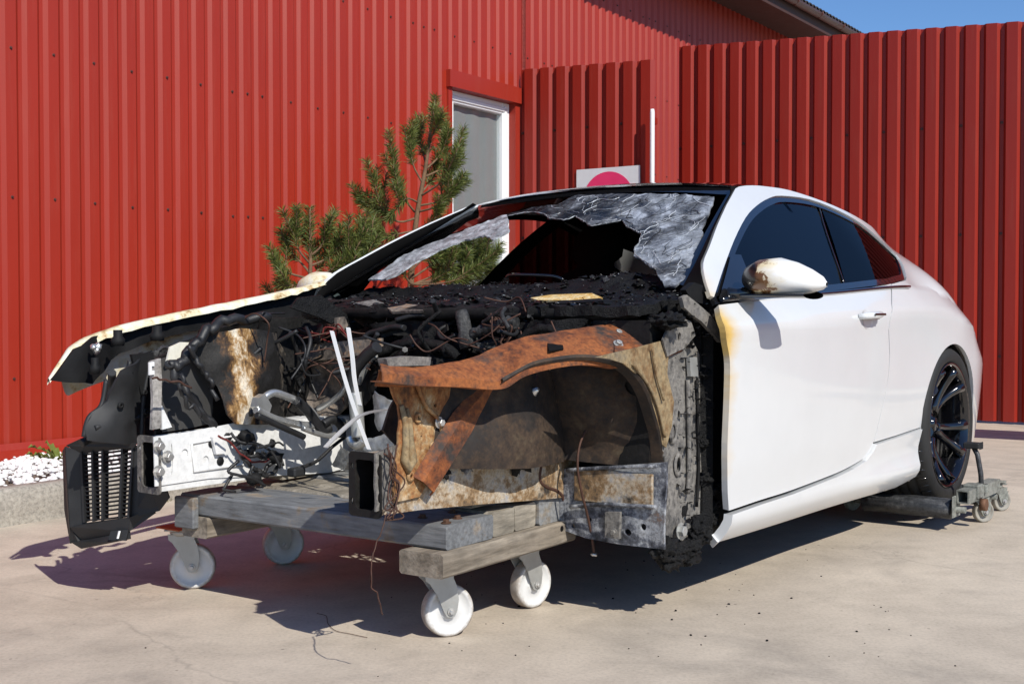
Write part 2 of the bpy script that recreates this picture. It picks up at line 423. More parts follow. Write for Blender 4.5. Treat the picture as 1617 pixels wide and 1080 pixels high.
def tower_paint():
    m, nt, b = nt_new('blistered_white_paint'); L = nt.links
    tc = nd(nt, 'ShaderNodeTexCoord'); sp = nd(nt, 'ShaderNodeSeparateXYZ'); L.new(tc.outputs['Object'], sp.inputs[0])
    n0 = noise_n(nt, coords(nt, (1, 1, .55)), 7., 8, .68, .5); n1 = noise_n(nt, coords(nt, (1, 1, .5)), 26., 8, .72, .3); n2 = noise_n(nt, coords(nt), 90., 5, .7)
    d = math_n(nt, 'ABSOLUTE', math_n(nt, 'SUBTRACT', sp.outputs[0], 2.78))
    e = math_n(nt, 'ADD', math_n(nt, 'ADD', math_n(nt, 'MULTIPLY', d, 2.5), math_n(nt, 'MULTIPLY', math_n(nt, 'SUBTRACT', n0, .5), .9)), math_n(nt, 'MULTIPLY', math_n(nt, 'SUBTRACT', n1, .5), .55))
    c = ramp(nt, math_n(nt, 'ADD', e, .3), [(.14, (.62, .58, .50)), (.24, (.58, .50, .38)), (.31, (.30, .17, .06)), (.38, (.07, .035, .015)), (.45, (.012, .011, .010)), (.74, (.014, .013, .012)), (.82, (.11, .09, .07)), (.9, (.02, .018, .016))])
    c = mixc(nt, 1., c, ramp(nt, n2, [(.3, .6), (.5, 1.), (.72, 1.3)]), 'MULTIPLY')
    L.new(c, b.inputs['Base Color']); b.inputs['Roughness'].default_value = .6; b.inputs['Specular IOR Level'].default_value = .3
    bump(nt, b, math_n(nt, 'ADD', n1, n0), .6, .008); return m
M['tower_paint'] = tower_paint()
M['rail_burnt'] = mottled('scorched_grey_tan_rail', [(.22, (.015, .014, .013)), (.36, (.07, .05, .035)), (.46, (.23, .14, .065)), (.55, (.42, .35, .26)), (.64, (.30, .30, .31)), (.74, (.10, .095, .09)), (.84, (.5, .47, .43))], 6., (.55, .9), bmp=.4, dist=.8, seed=83, second=(.62, .05, (.02, .019, .018), 8.))
M['bracket'] = mottled('scorched_bracket', [(.25, (.018, .016, .015)), (.42, (.06, .05, .045)), (.55, (.22, .18, .145)), (.66, (.40, .22, .10)), (.78, (.10, .085, .08))], 5., (.5, .9), bmp=.4, dist=1., seed=31)
M['alu'] = plain('aluminium_pipe', (.66, .66, .64), .34, .8, .25, 20)
M['steel'] = plain('bare_steel', (.48, .47, .45), .42, .6, .25, 30)
M['zinc'] = plain('zinc_plated_steel', (.42, .42, .40), .45, .5, .2, 12)
M['cable'] = plain('black_cable_sleeve', (.016, .016, .017), .5, 0, .4, 25, bmp=.3)
M['copper'] = plain('burnt_copper_wire', (.075, .034, .022), .7, .2, .4, 30)
M['strip'] = plain('white_plastic_strip', (.78, .78, .77), .4, 0, .05)
M['red_wire'] = plain('melted_red_sleeve', (.15, .02, .017), .6, 0, .4, 20)
M['foil'] = plain('aluminium_heat_foil', (.42, .42, .41), .45, .8, .5, 30, bmp=.6)
M['rubber'] = plain('tyre_rubber', (.014, .014, .014), .72, 0, .25, 12)
M['rim'] = plain('gloss_black_rim', (.006, .006, .008), .12, .3, .1, coat=1.)
M['yellow'] = mottled('scorched_yellow_strip', [(.3, (.2, .07, .02)), (.45, (.62, .38, .10)), (.6, (.72, .62, .38)), (.75, (.35, .15, .04))], 9., (.5, .8), bmp=.2, seed=37)
def glass_mat(name, tint, rough=0., refl=1., ior=1.5):
    m, nt, b = nt_new(name); L = nt.links
    nt.nodes.remove(b); out = nt.nodes['Material Output']
    tr = nd(nt, 'ShaderNodeBsdfTransparent'); tr.inputs[0].default_value = (*tint, 1)
    gl = nd(nt, 'ShaderNodeBsdfGlossy'); gl.inputs['Roughness'].default_value = rough; gl.inputs[0].default_value = (refl, refl, refl, 1)
    fr = nd(nt, 'ShaderNodeFresnel'); ge = nd(nt, 'ShaderNodeNewGeometry')      # both faces of a pane reflect like air-to-glass
    L.new(math_n(nt, 'ADD', ior, math_n(nt, 'MULTIPLY', ge.outputs['Backfacing'], 1/ior-ior)), fr.inputs[0])
    mx = nd(nt, 'ShaderNodeMixShader'); L.new(fr.outputs[0], mx.inputs[0]); L.new(tr.outputs[0], mx.inputs[1]); L.new(gl.outputs[0], mx.inputs[2])
    L.new(mx.outputs[0], out.inputs['Surface']); return m
M['glass_tint'] = glass_mat('tinted_side_glass', (.15, .145, .15), 0.003, .72)
M['glass_quarter'] = glass_mat('dark_quarter_glass', (.12, .115, .12), 0.003, .45)
M['glass_clear'] = glass_mat('sooty_windscreen_glass', (.52, .47, .45), .02)
M['pane'] = glass_mat('window_pane', (.93, .95, .95), .0)
def shatter():
    m, nt, b = nt_new('crazed_windscreen_glass'); L = nt.links
    v = coords(nt)
    vo = nd(nt, 'ShaderNodeTexVoronoi', feature='DISTANCE_TO_EDGE'); vo.inputs['Scale'].default_value = 120; L.new(v, vo.inputs['Vector'])
    n0 = noise_n(nt, v, 3.2, 5, .6, .6); n1 = noise_n(nt, v, 13, 8, .7, .5); n2 = noise_n(nt, coords(nt, (1, 2.2, 1)), 70, 6, .75)
    sp = nd(nt, 'ShaderNodeSeparateXYZ'); tc = nd(nt, 'ShaderNodeTexCoord'); L.new(tc.outputs['Object'], sp.inputs[0])
    # soot thickest over the passenger side; pale reflection painted in at the driver's upper corner
    soot = math_n(nt, 'ADD', math_n(nt, 'ADD', math_n(nt, 'MULTIPLY', sp.outputs[1], .45), math_n(nt, 'MULTIPLY', math_n(nt, 'SUBTRACT', sp.outputs[2], 1.24), .8)), math_n(nt, 'ADD', math_n(nt, 'MULTIPLY', n0, 2.0), math_n(nt, 'SUBTRACT', math_n(nt, 'MULTIPLY', n1, .7), .64)))
    c = ramp(nt, soot, [(.60, (.006, .0065, .008)), (.70, (.035, .037, .042)), (.79, (.10, .105, .115)), (.88, (.20, .215, .24)), (.99, (.44, .48, .54))])
    c = mixc(nt, 1., c, ramp(nt, n2, [(.3, .6), (.5, 1.), (.72, 1.25)]), 'MULTIPLY')
    cr = nd(nt, 'ShaderNodeTexVoronoi', feature='DISTANCE_TO_EDGE'); cr.inputs['Scale'].default_value = 13; L.new(v, cr.inputs['Vector'])
    c = mixc(nt, ramp(nt, cr.outputs['Distance'], [(0., .55), (.02, 0.)]), c, (.40, .42, .45))
    cr2 = nd(nt, 'ShaderNodeTexVoronoi', feature='DISTANCE_TO_EDGE'); cr2.inputs['Scale'].default_value = 31; L.new(v, cr2.inputs['Vector'])
    c = mixc(nt, ramp(nt, cr2.outputs['Distance'], [(0., .6), (.03, 0.)]), c, (.02, .021, .024))
    sh = nd(nt, 'ShaderNodeTexVoronoi'); sh.inputs['Scale'].default_value = 34; L.new(v, sh.inputs['Vector']); shc = nd(nt, 'ShaderNodeSeparateColor'); L.new(sh.outputs['Color'], shc.inputs[0])
    c = mixc(nt, 1., c, ramp(nt, shc.outputs[0], [(0., .7), (.6, 1.), (1., 1.2)]), 'MULTIPLY')
    fb = noise_n(nt, coords(nt, (1, .7, 1.4)), 60, 6, .75, 1.2)
    c = mixc(nt, 1., c, ramp(nt, fb, [(.32, .65), (.5, 1.), (.68, 1.2)]), 'MULTIPLY')
    c = mixc(nt, ramp(nt, vo.outputs['Distance'], [(0., .16), (.05, 0.)]), c, (.6, .63, .66))
    L.new(c, b.inputs['Base Color']); L.new(ramp(nt, n1, [(.4, .12), (.6, .5)]), b.inputs['Roughness'])
    bump(nt, b, math_n(nt, 'ADD', n2, n1), .18, .002)
    tr = nd(nt, 'ShaderNodeBsdfTransparent'); tr.inputs[0].default_value = (.6, .6, .6, 1); mx = nd(nt, 'ShaderNodeMixShader')
    L.new(ramp(nt, noise_n(nt, v, 6, 6, .65), [(.42, .05), (.60, .6)]), mx.inputs[0]); L.new(b.outputs[0], mx.inputs[1]); L.new(tr.outputs[0], mx.inputs[2])
    L.new(mx.outputs[0], nt.nodes['Material Output'].inputs['Surface'])
    return m
def shatter_pale():
    m, nt, b = nt_new('crazed_pale_glass'); L = nt.links
    v = coords(nt); n1 = noise_n(nt, v, 22, 8, .72, .5); n2 = noise_n(nt, v, 110, 6, .75)
    c = ramp(nt, n1, [(.36, (.10, .105, .11)), (.5, (.33, .345, .36)), (.66, (.60, .63, .66))])
    c = mixc(nt, 1., c, ramp(nt, n2, [(.3, .5), (.5, 1.), (.7, 1.3)]), 'MULTIPLY')
    L.new(c, b.inputs['Base Color']); b.inputs['Roughness'].default_value = .35
    bump(nt, b, n2, .6, .004); return m
M['shatter_pale'] = shatter_pale()
M['shatter'] = shatter()
# timber, wheels of the dolly
def wood(name, stops, axis_scale, paint=None, seed=0.):
    m, nt, b = nt_new(name); L = nt.links
    v = coords(nt, axis_scale, (seed, seed*2, seed*3))
    n1 = noise_n(nt, v, 6., 8, .6, .6); n2 = noise_n(nt, coords(nt), 7., 6, .65)
    n3 = noise_n(nt, v, 28., 5, .6)
    c = ramp(nt, n1, stops)
    if paint:
        k = ramp(nt, n2, [(.56, 1.), (.63, 0.)])
        k = mixc(nt, 1., k, ramp(nt, n3, [(.26, 0.), (.36, 1.)]), 'MULTIPLY')
        c = mixc(nt, k, c, paint)
    c = mixc(nt, 1., c, ramp(nt, n3, [(.3, .62), (.6, 1.1)]), 'MULTIPLY')
    c = mixc(nt, 1., c, ramp(nt, n2, [(.3, .72), (.6, 1.08)]), 'MULTIPLY')
    L.new(c, b.inputs['Base Color']); b.inputs['Roughness'].default_value = .85
    bump(nt, b, math_n(nt, 'ADD', n1, math_n(nt, 'MULTIPLY', n3, .6)), .5, .006)
    return m
M['wood_paint'] = wood('grey_painted_timber', [(.3, (.13, .10, .075)), (.5, (.22, .19, .15)), (.7, (.34, .27, .19))], (2.5, .35, 3), (.22, .222, .222))
M['wood_side'] = wood('worn_blue_grey_timber', [(.3, (.12, .09, .06)), (.5, (.2, .17, .14)), (.7, (.30, .24, .17))], (2.5, .35, 3), (.165, .170, .176), 2.)
M['wood_raw'] = wood('weathered_bare_timber', [(.25, (.085, .068, .05)), (.42, (.20, .165, .125)), (.6, (.31, .265, .21)), (.75, (.20, .155, .11))], (.35, 2.5, 3), None, 4.)
M['wood_raw2'] = wood('weathered_timber_block', [(.25, (.10, .085, .065)), (.42, (.24, .21, .165)), (.6, (.34, .30, .24)), (.75, (.19, .16, .125))], (.5, 2.5, 3), None, 9.)
M['nylon'] = mottled('white_nylon_wheel', [(.3, (.60, .58, .53)), (.5, (.78, .77, .75)), (.75, (.74, .72, .68))], 5., (.35, .6), bmp=.03, seed=41, fine=.06, second=(.80, .05, (.42, .33, .22), 14.))
def nylon():
    m, nt, b = nt_new('grimy_white_nylon'); L = nt.links
    tc = nd(nt, 'ShaderNodeTexCoord'); mp = nd(nt, 'ShaderNodeMapping'); L.new(tc.outputs['Object'], mp.inputs[0]); mp.inputs['Scale'].default_value = (1, 0, 1); mp.inputs['Location'].default_value = (-.036, 0, .1275)
    ln_ = nd(nt, 'ShaderNodeVectorMath', operation='LENGTH'); L.new(mp.outputs[0], ln_.inputs[0])
    n1 = noise_n(nt, coords(nt), 45., 6, .7); n0 = noise_n(nt, coords(nt), 12., 5, .6)
    e = math_n(nt, 'ADD', math_n(nt, 'MULTIPLY', ln_.outputs['Value'], 10.), math_n(nt, 'MULTIPLY', math_n(nt, 'SUBTRACT', n1, .5), .28))
    c = ramp(nt, n0, [(.3, (.58, .575, .56)), (.7, (.70, .70, .69))])
    c = mixc(nt, ramp(nt, e, [(.62, 0.), (.70, .55), (.76, .8)]), c, (.26, .20, .14))
    c = mixc(nt, ramp(nt, e, [(.10, .75), (.24, 0.)]), c, (.22, .20, .17))
    c = mixc(nt, ramp(nt, n1, [(.60, 0.), (.72, .30)]), c, (.35, .29, .22))
    L.new(c, b.inputs['Base Color']); b.inputs['Roughness'].default_value = .45; return m
M['nylon'] = nylon()
M['orange_plate'] = plain('orange_plate', (.42, .075, .02), .6, 0, .3, 10)
M['skate'] = mottled('worn_grey_painted_steel', [(.3, (.07, .07, .06)), (.5, (.20, .205, .18)), (.65, (.27, .27, .24)), (.76, (.16, .09, .05))], 12., (.45, .8), bmp=.3, seed=43)
M['roller'] = mottled('oily_steel_roller', [(.3, (.015, .015, .016)), (.55, (.06, .062, .066)), (.75, (.17, .17, .17))], 8., (.3, .65), .3, bmp=.4, seed=47, stretch=(3, .6, 3))
M['skate_wheel'] = plain('grey_caster_wheel', (.30, .28, .24), .65, 0, .3, 16)
# building and yard
def sheet(name, col, var=.06, spec=.5):
    m, nt, b = nt_new(name); L = nt.links
    n1 = noise_n(nt, coords(nt, (1, 1, .25)), 2.5, 6, .6); n2 = noise_n(nt, coords(nt, (8, 8, .5)), 4., 4, .6)
    c = mixc(nt, 1., col, ramp(nt, n1, [(.3, 1-var), (.7, 1+var)]), 'MULTIPLY')
    c = mixc(nt, ramp(nt, n2, [(.52, 0.), (.8, .07)]), c, (.40, .20, .14))
    L.new(c, b.inputs['Base Color']); b.inputs['Roughness'].default_value = .48; b.inputs['Specular IOR Level'].default_value = spec
    bump(nt, b, noise_n(nt, coords(nt, (1, 1, .5)), 7., 3, .5), .12, .004)
    return m
M['wall'] = sheet('red_wall_sheet', (.31, .019, .0045), .06, .5)
M['fence'] = sheet('dark_red_fence_sheet', (.26, .014, .005), .06, .5)
M['trim'] = sheet('red_flashing', (.30, .022, .010))
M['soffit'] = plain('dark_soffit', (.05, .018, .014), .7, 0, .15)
M['gutter'] = plain('brown_gutter', (.10, .03, .02), .45, 0, .15)
M['rooftile'] = plain('dark_roof_sheet', (.035, .025, .022), .7, 0, .2)
M['upvc'] = plain('white_window_frame', (.80, .80, .80), .35, 0, .03)
M['rivet'] = plain('dull_screw', (.09, .034, .026), .5, .3, .2)
M['curtain'] = plain('grey_roller_blind', (.26, .265, .265), .9, 0, .08, 3)
M['sign'] = plain('pale_sign_plate', (.66, .69, .70), .5, 0, .06)
M['pink'] = plain('pink_sign_print', (.72, .035, .14), .5, 0, .05)
M['ink'] = plain('dark_sign_print', (.05, .05, .06), .5, 0, .05)
M['post'] = plain('white_post', (.78, .78, .78), .45, 0, .06)
def concrete_ground():
    m, nt, b = nt_new('yard_concrete'); L = nt.links
    v = coords(nt)
    n1 = noise_n(nt, v, .55, 6, .6, .4); n2 = noise_n(nt, v, 4.5, 7, .65, .3); n3 = noise_n(nt, v, 90, 4, .7); n4 = noise_n(nt, coords(nt, (1, 1, 1), (9, 4, 2)), 1.4, 7, .7, .8)
    c = ramp(nt, n1, [(.28, (.43, .362, .285)), (.5, (.515, .440, .350)), (.72, (.575, .495, .40))])
    c = mixc(nt, 1., c, ramp(nt, n2, [(.28, .80), (.55, 1.0), (.75, 1.08)]), 'MULTIPLY')
    c = mixc(nt, 1., c, ramp(nt, n3, [(.25, .78), (.5, 1.), (.78, 1.12)]), 'MULTIPLY')
    c = mixc(nt, ramp(nt, n4, [(.53, 0.), (.74, .48)]), c, (.20, .175, .15))
    sp = nd(nt, 'ShaderNodeTexVoronoi'); sp.inputs['Scale'].default_value = 26; L.new(v, sp.inputs['Vector'])
    rnd = nd(nt, 'ShaderNodeSeparateColor'); L.new(sp.outputs['Color'], rnd.inputs[0])
    dot = math_n(nt, 'MULTIPLY', ramp(nt, sp.outputs['Distance'], [(.10, 1.), (.17, 0.)]), ramp(nt, rnd.outputs[0], [(.965, 0.), (.975, .6)]))
    c = mixc(nt, dot, c, (.12, .10, .085))
    sc_ = noise_n(nt, coords(nt, (.35, 5., 1), (2, 1, 0)), 1.6, 8, .72, .3)
    c = mixc(nt, ramp(nt, sc_, [(.58, 0.), (.78, .30)]), c, (.24, .205, .175))
    wv = noise_n(nt, v, 1.1, 6, .7); wc = nd(nt, 'ShaderNodeVectorMath', operation='ADD'); L.new(v, wc.inputs[0])
    cw = nd(nt, 'ShaderNodeCombineXYZ'); L.new(math_n(nt, 'MULTIPLY', wv, .9), cw.inputs[0]); L.new(math_n(nt, 'MULTIPLY', wv, -.7), cw.inputs[1]); L.new(cw.outputs[0], wc.inputs[1])
    vc = nd(nt, 'ShaderNodeTexVoronoi', feature='DISTANCE_TO_EDGE'); vc.inputs['Scale'].default_value = .42; L.new(wc.outputs[0], vc.inputs['Vector'])
    c = mixc(nt, math_n(nt, 'MULTIPLY', ramp(nt, vc.outputs['Distance'], [(.0, 1.), (.004, 0.)]), ramp(nt, n4, [(.42, 0.), (.55, .6)])), c, (.30, .26, .21))
    L.new(c, b.inputs['Base Color']); b.inputs['Roughness'].default_value = .88
    bump(nt, b, math_n(nt, 'ADD', math_n(nt, 'MULTIPLY', n3, .5), n2), .35, .004)
    return m
M['ground'] = concrete_ground()
M['kerb'] = mottled('old_kerb_concrete', [(.25, (.20, .18, .155)), (.45, (.31, .285, .245)), (.62, (.38, .35, .30)), (.8, (.27, .235, .195))], 3., (.8, .95), bmp=.5, bdist=.01, seed=51)
M['stone'] = plain('white_pebble', (.80, .80, .79), .7, 0, .14, 30)
M['soil'] = plain('bed_soil', (.16, .12, .09), .95, 0, .4, 14, bmp=.5)
def leafmat(name, c1, c2, trans=.25):
    m, nt, b = nt_new(name); L = nt.links
    g = nd(nt, 'ShaderNodeNewGeometry')
    c = ramp(nt, g.outputs['Random Per Island'], [(0., c1), (1., c2)])
    L.new(c, b.inputs['Base Color']); b.inputs['Roughness'].default_value = .5
    b.inputs['Transmission Weight'].default_value = 0; b.inputs['Subsurface Weight'].default_value = 0
    tl = nd(nt, 'ShaderNodeBsdfTranslucent'); L.new(c, tl.inputs[0])
    mx = nd(nt, 'ShaderNodeMixShader'); mx.inputs[0].default_value = trans
    L.new(b.outputs[0], mx.inputs[1]); L.new(tl.outputs[0], mx.inputs[2]); L.new(mx.outputs[0], nt.nodes['Material Output'].inputs['Surface'])
    return m
M['needle'] = leafmat('pine_needles', (.06, .095, .022), (.22, .25, .06))
M['needle_b'] = leafmat('shaded_pine_needles', (.04, .085, .025), (.10, .15, .04))
M['bark'] = plain('pine_bark', (.17, .10, .055), .9, 0, .4, 30, bmp=.5)
M['weed'] = leafmat('weed_leaf', (.10, .15, .03), (.26, .30, .07), .35)


# ================================================================== the setting
mb = MB(); s = 60.
mb.add([(-s, -20, 0), (s, -20, 0), (s, 140, 0), (-s, 140, 0)], [(0, 1, 2, 3)])
tag(mb.build('concrete_yard', M['ground']), kind='structure')

WANG = math.atan2(.8185, .5745); WO = Vector((-2.75, 6.44, 0))
def corrugated(length, z0, z1, period, crest, slope, depth, off=0., base=0., zrows=2, ztop=None, t0=0.):
    """rows of a trapezoid profile; crest stands toward -y"""
    val = period-crest-2*slope; xs = []; ys = []; x = 0.
    while x <= length+period:
        for dx, y in ((0, 0), (val, 0), (val+slope, -depth), (val+slope+crest, -depth)): xs.append(x+dx); ys.append(y)
        x += period
    prof = [(x_, y_) for x_, y_ in zip(xs, ys) if x_ < length-1e-6]+[(length, float(np.interp(length, xs, ys)))]
    return prof
def sheet_mesh(prof, z0, z1, thick=.001):
    mb = MB(); n = len(prof)
    zt = z1 if callable(z1) else (lambda x: z1)
    zb_ = z0 if callable(z0) else (lambda x: z0)
    vs_ = [(x, y, zb_(x)) for x, y in prof]+[(x, y, zt(x)) for x, y in prof]+[(x, y+thick, zb_(x)) for x, y in prof]+[(x, y+thick, zt(x)) for x, y in prof]
    fs_ = []
    for i in range(n-1):
        fs_ += [(i, i+1, n+i+1, n+i), (2*n+i, 3*n+i, 3*n+i+1, 2*n+i+1), (n+i, n+i+1, 3*n+i+1, 3*n+i), (i, 2*n+i, 2*n+i+1, i+1)]
    fs_ += [(0, n, 3*n, 2*n), (n-1, 3*n-1, 4*n-1, 2*n-1)]
    return mb.add(vs_, fs_)

# ---- the building: its wall stands parallel to the car, cladding in separate sheets
bld = empty('building', tuple(WO), WANG)
tag(bld, 'large red shed clad in ribbed metal sheets behind the burnt car', 'building')
PER = .1296; NR = 8; SW = PER*NR
EAVE = 4.40; T0 = -4.2
WIN = (3.91, 4.79, .55, 2.70)      # window opening t0, t1, z0, z1
first = {}
def wall_sheet(t0, z0, z1, ribs):
    key = (ribs, round(z1-z0, 3))
    if key not in first:
        prof = corrugated(PER*ribs+.05, 0, 0, PER, .063, .022, .018)
        first[key] = sheet_mesh(prof, 0, z1-z0).mesh('wall_sheet'); first[key].materials.append(M['wall'])
    o = bpy.data.objects.new('wall_sheet', first[key]); C.objects.link(o); o.parent = bld; o.location = (t0, -.0045*(len(bld.children) % 2)/3, z0)
PH = .055                           # phase of the ribs
wt0 = WIN[0]-.03; wt1 = WIN[1]+.03
k = 0; t = T0*1.0
n_left = int((wt0-T0)/PER); T0 = wt0-n_left*PER
t = T0; left = n_left
while left > 0:
    r_ = min(NR, left); wall_sheet(t, .14, EAVE+.1, r_); t += r_*PER; left -= r_
nwin = int(math.ceil((wt1-wt0)/PER)); wt1 = wt0+nwin*PER
wall_sheet(wt0, WIN[3]+.03, EAVE+.1, nwin); wall_sheet(wt0, .14, WIN[2]-.03, nwin)
t = wt1
for i in range(7):
    wall_sheet(t, .14, EAVE+.1, NR); t += SW
TEND = t
mb = MB()                            # inner wall so that no light leaks, end walls
for a, b in (((T0, .02, 0), (wt0, .2, EAVE+.1)), ((wt1, .02, 0), (TEND, .2, EAVE+.1)), ((wt0, .02, 0), (wt1, .2, WIN[2]-.05)), ((wt0, .02, WIN[3]+.05), (wt1, .2, EAVE+.1))): mb.box(a, b)
mb.box((T0, .2, 0), (T0+.2, 9, EAVE+.1)); mb.box((TEND-.2, .2, 0), (TEND, 9, EAVE+.1)); mb.box((T0+.2, 8.8, 0), (TEND-.2, 9, EAVE+.1))
mb.box((wt0-.2, 1.4, .0), (wt1+.6, 1.45, 3.2))
mb.build('inner_wall', M['trim'], bld)
# roof: corrugated sheet over a boarded eave with a half-round gutter
OV = .55
rf = MB(); slope_ = math.tan(R(14))
prof = corrugated(TEND-T0+.6, 0, 0, .11, .04, .022, .03)
n = len(prof)
row = lambda d: [(T0-.1+x, -OV-.06+d, EAVE+.16+(d)*slope_-y) for x, y in prof]
rows = [row(0), row(10.)]
vs_ = rows[0]+rows[1]+[(p[0], p[1], p[2]-.012) for p in rows[0]]
fs_ = [(i, i+1, n+i+1, n+i) for i in range(n-1)]+[(2*n+i, 2*n+i+1, i+1, i) for i in range(n-1)]
rf.add(vs_, fs_)
ro = rf.build('roof', M['rooftile'], bld)
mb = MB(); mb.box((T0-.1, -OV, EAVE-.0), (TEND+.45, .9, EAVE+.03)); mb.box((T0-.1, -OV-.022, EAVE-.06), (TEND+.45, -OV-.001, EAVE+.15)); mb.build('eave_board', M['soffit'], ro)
mb = MB(); mb.lathe([(.055, 0), (.055, TEND-T0+.5), (.049, TEND-T0+.5), (.049, 0)], 14, Matrix.Translation((T0-.1, -OV-.082, EAVE+.10)) @ Matrix.Rotation(R(90), 4, 'Y') @ Matrix.Rotation(R(-90), 4, 'Z'), True, math.pi)
mb.build('gutter', M['gutter'], ro)
mb = MB()
for i in range(int((TEND-T0)/.75)):
    x = T0+.2+i*.75
    mb = MB(); mb.tube([(x, -OV-.02, EAVE+.13), (x, -OV-.03, EAVE+.08), (x, -OV-.082, EAVE+.038), (x, -OV-.138, EAVE+.08), (x, -OV-.142, EAVE+.11)], .007, 6)
    mb.build('gutter_bracket', M['gutter'], ro)
# flashings: at the base of the wall and around the window
mb = MB()
xs = np.arange(T0, TEND, .2)
rows = [[(x, -.03, .20) for x in xs], [(x, -.045, .165) for x in xs], [(x, -.16-.03*noise.noise(Vector((x*1.7, 0, 0))), .125-.03*noise.noise(Vector((x*1.3, 3, 0)))) for x in xs], [(x, -.24-.04*noise.noise(Vector((x*1.7, 0, 0))), .06) for x in xs]]
mb.loft(rows, smooth=False); mb.build('base_flashing', M['trim'], bld)
mb = MB()
mb.box((WIN[0]-.05, -.034, WIN[2]-.08), (WIN[0]-.001, .10, WIN[3]+.10)); mb.box((WIN[1]+.001, -.034, WIN[2]-.08), (WIN[1]+.12, .10, WIN[3]+.10))
mb.box((WIN[0]-.06, -.060, WIN[3]+.001), (WIN[1]+.125, .10, WIN[3]+.135)); mb.box((WIN[0]-.06, -.085, WIN[2]-.10), (WIN[1]+.12, .10, WIN[2]-.001))
mb.build('window_casing', M['trim'], bld)
win = empty('window'); win.parent = bld; tag(win, 'tall white framed window beside the pine')
mb = MB(); d0, d1 = .03, .10; a0, a1, b0, b1 = WIN; w_ = .10
mb.box((a0, d0, b0), (a0+w_, d1, b1), .006); mb.box((a1-w_, d0, b0), (a1, d1, b1), .006)
mb.box((a0+w_-.001, d0+.002, b1-w_), (a1-w_+.001, d1, b1), .006); mb.box((a0+w_-.001, d0+.002, b0), (a1-w_+.001, d1, b0+w_), .006)
for q, e in ((.035, -.012),):
    mb.box((a1-w_+.02, d0-.012, b0+.03), (a1-w_+.055, d0+.01, b1-.03), .004); mb.box((a0+.03, d0-.012, b1-w_+.02), (a1-.05, d0+.008, b1-w_+.055), .004)
mb.build('window_frame', M['upvc'], win)
mb = MB(); mb.box((a0+w_-.02, d0+.03, b0+w_-.02), (a1-w_+.02, d0+.036, b1-w_+.02)); mb.build('window_pane', M['pane'], win)
mb = MB(); cx = np.linspace(a0, a1, 24); mb.loft([[(x, d0+.06+.004*math.sin(x*30), z) for x in cx] for z in (b0, b1)]); mb.build('blind', M['curtain'], win)
# screws on the crests and in the valleys, too small to pick apart
mb = MB()
def screws(tz, dt, jig):
    x = T0+.5*PER
    i = 0
    while x < TEND:
        if not (WIN[0]-.15 < x < WIN[1]+.2 and WIN[2]-.2 < tz < WIN[3]+.2):
            if i % 2 == 0 or (i % 7 == 3):
                Mx = Matrix.Translation((x+.012, -.018, tz+.004*math.sin(i*2.1))) @ Matrix.Rotation(R(90), 4, 'X')
                mb.lathe([(.009, 0), (.009, .0025), (.0055, .0035), (.0055, .010), (0, .0105)], 8, Mx, False)
        x += PER; i += 1
for tz in (.55, 1.53, 2.33, 3.12, 3.9): screws(tz, 0, 0)
tag(mb.build('cladding_screw', M['rivet'], bld), kind='stuff')

# ---- the two fences of the same deep-ribbed sheet
FX = Vector((.838, -.546, 0)).normalized(); FANG = math.atan2(FX.y, FX.x)
def fence(name, origin, length, z0, zt, label, per=.159, frame=True, nr=6):
    f = empty(name, tuple(origin), FANG); tag(f, label, 'fence')
    n = int(round(length/per/nr)); me_cache = {}
    for i in range(n):
        prof = corrugated(per*nr+(.05 if i < n-1 else 0), 0, 0, per, .084, .024, .034)
        x0 = i*per*nr
        mbx = sheet_mesh(prof, z0, lambda x: zt(x+x0))
        o = mbx.build('fence_sheet', M['fence'], f, (x0, -.0016*(i % 2), 0))
    L = n*nr*per
    mb = MB(); 
    for z in (.55, 1.55, 2.45):
        mb = MB(); mb.box((0, .006, z-.025), (L, .05, z+.025)); mb.build('rail', M['fence'], f)
    for x in np.arange(.05, L, 2.4):
        mb = MB(); mb.box((x-.04, .052, 0), (x+.04, .13, zt(x)-.15)); mb.build('post', M['fence'], f)
    mb = MB()
    for z in (.55, 1.55, 2.45):
        for i in range(int(L/per)):
            if i % 2 == 0:
                x = i*per+.012
                mb.lathe([(.013, 0), (.013, .003), (.008, .004), (.008, .013), (0, .014)], 8, Matrix.Translation((x, .0, z)) @ Matrix.Rotation(R(90), 4, 'X'), False)
    tag(mb.build('fence_screw', M['rivet'], f), kind='stuff')
    return f
P = [(3.829,9.895,0)][0]
big0 = Vector((P[0], P[1], 0))-FX*2.69
fence('tall_fence', big0, 14.0, 0.02, lambda x: 3.405-.0535*min(x, 4.), 'tall dark red ribbed sheet fence running behind the white car tail')
sm0 = WO+Vector((.5745, .8185, 0))*4.86+Vector((.8185, -.5745, 0))*.05
fence('short_fence', sm0, 1.272, .02, lambda x: 2.993-.046*x, 'short dark red ribbed fence panel standing beside the white framed window', nr=8)
pp = sm0+FX*1.30-Vector((-FX.y, FX.x, 0))*.10
mb = MB(); mb.lathe([(.0, 0), (.019, 0), (.019, 2.50), (.015, 2.525), (0, 2.525)], 16); po = mb.build('white_post', M['post'], None, (pp.x, pp.y, 0))
tag(po, 'slim white pole at the free end of the short fence panel', 'post')
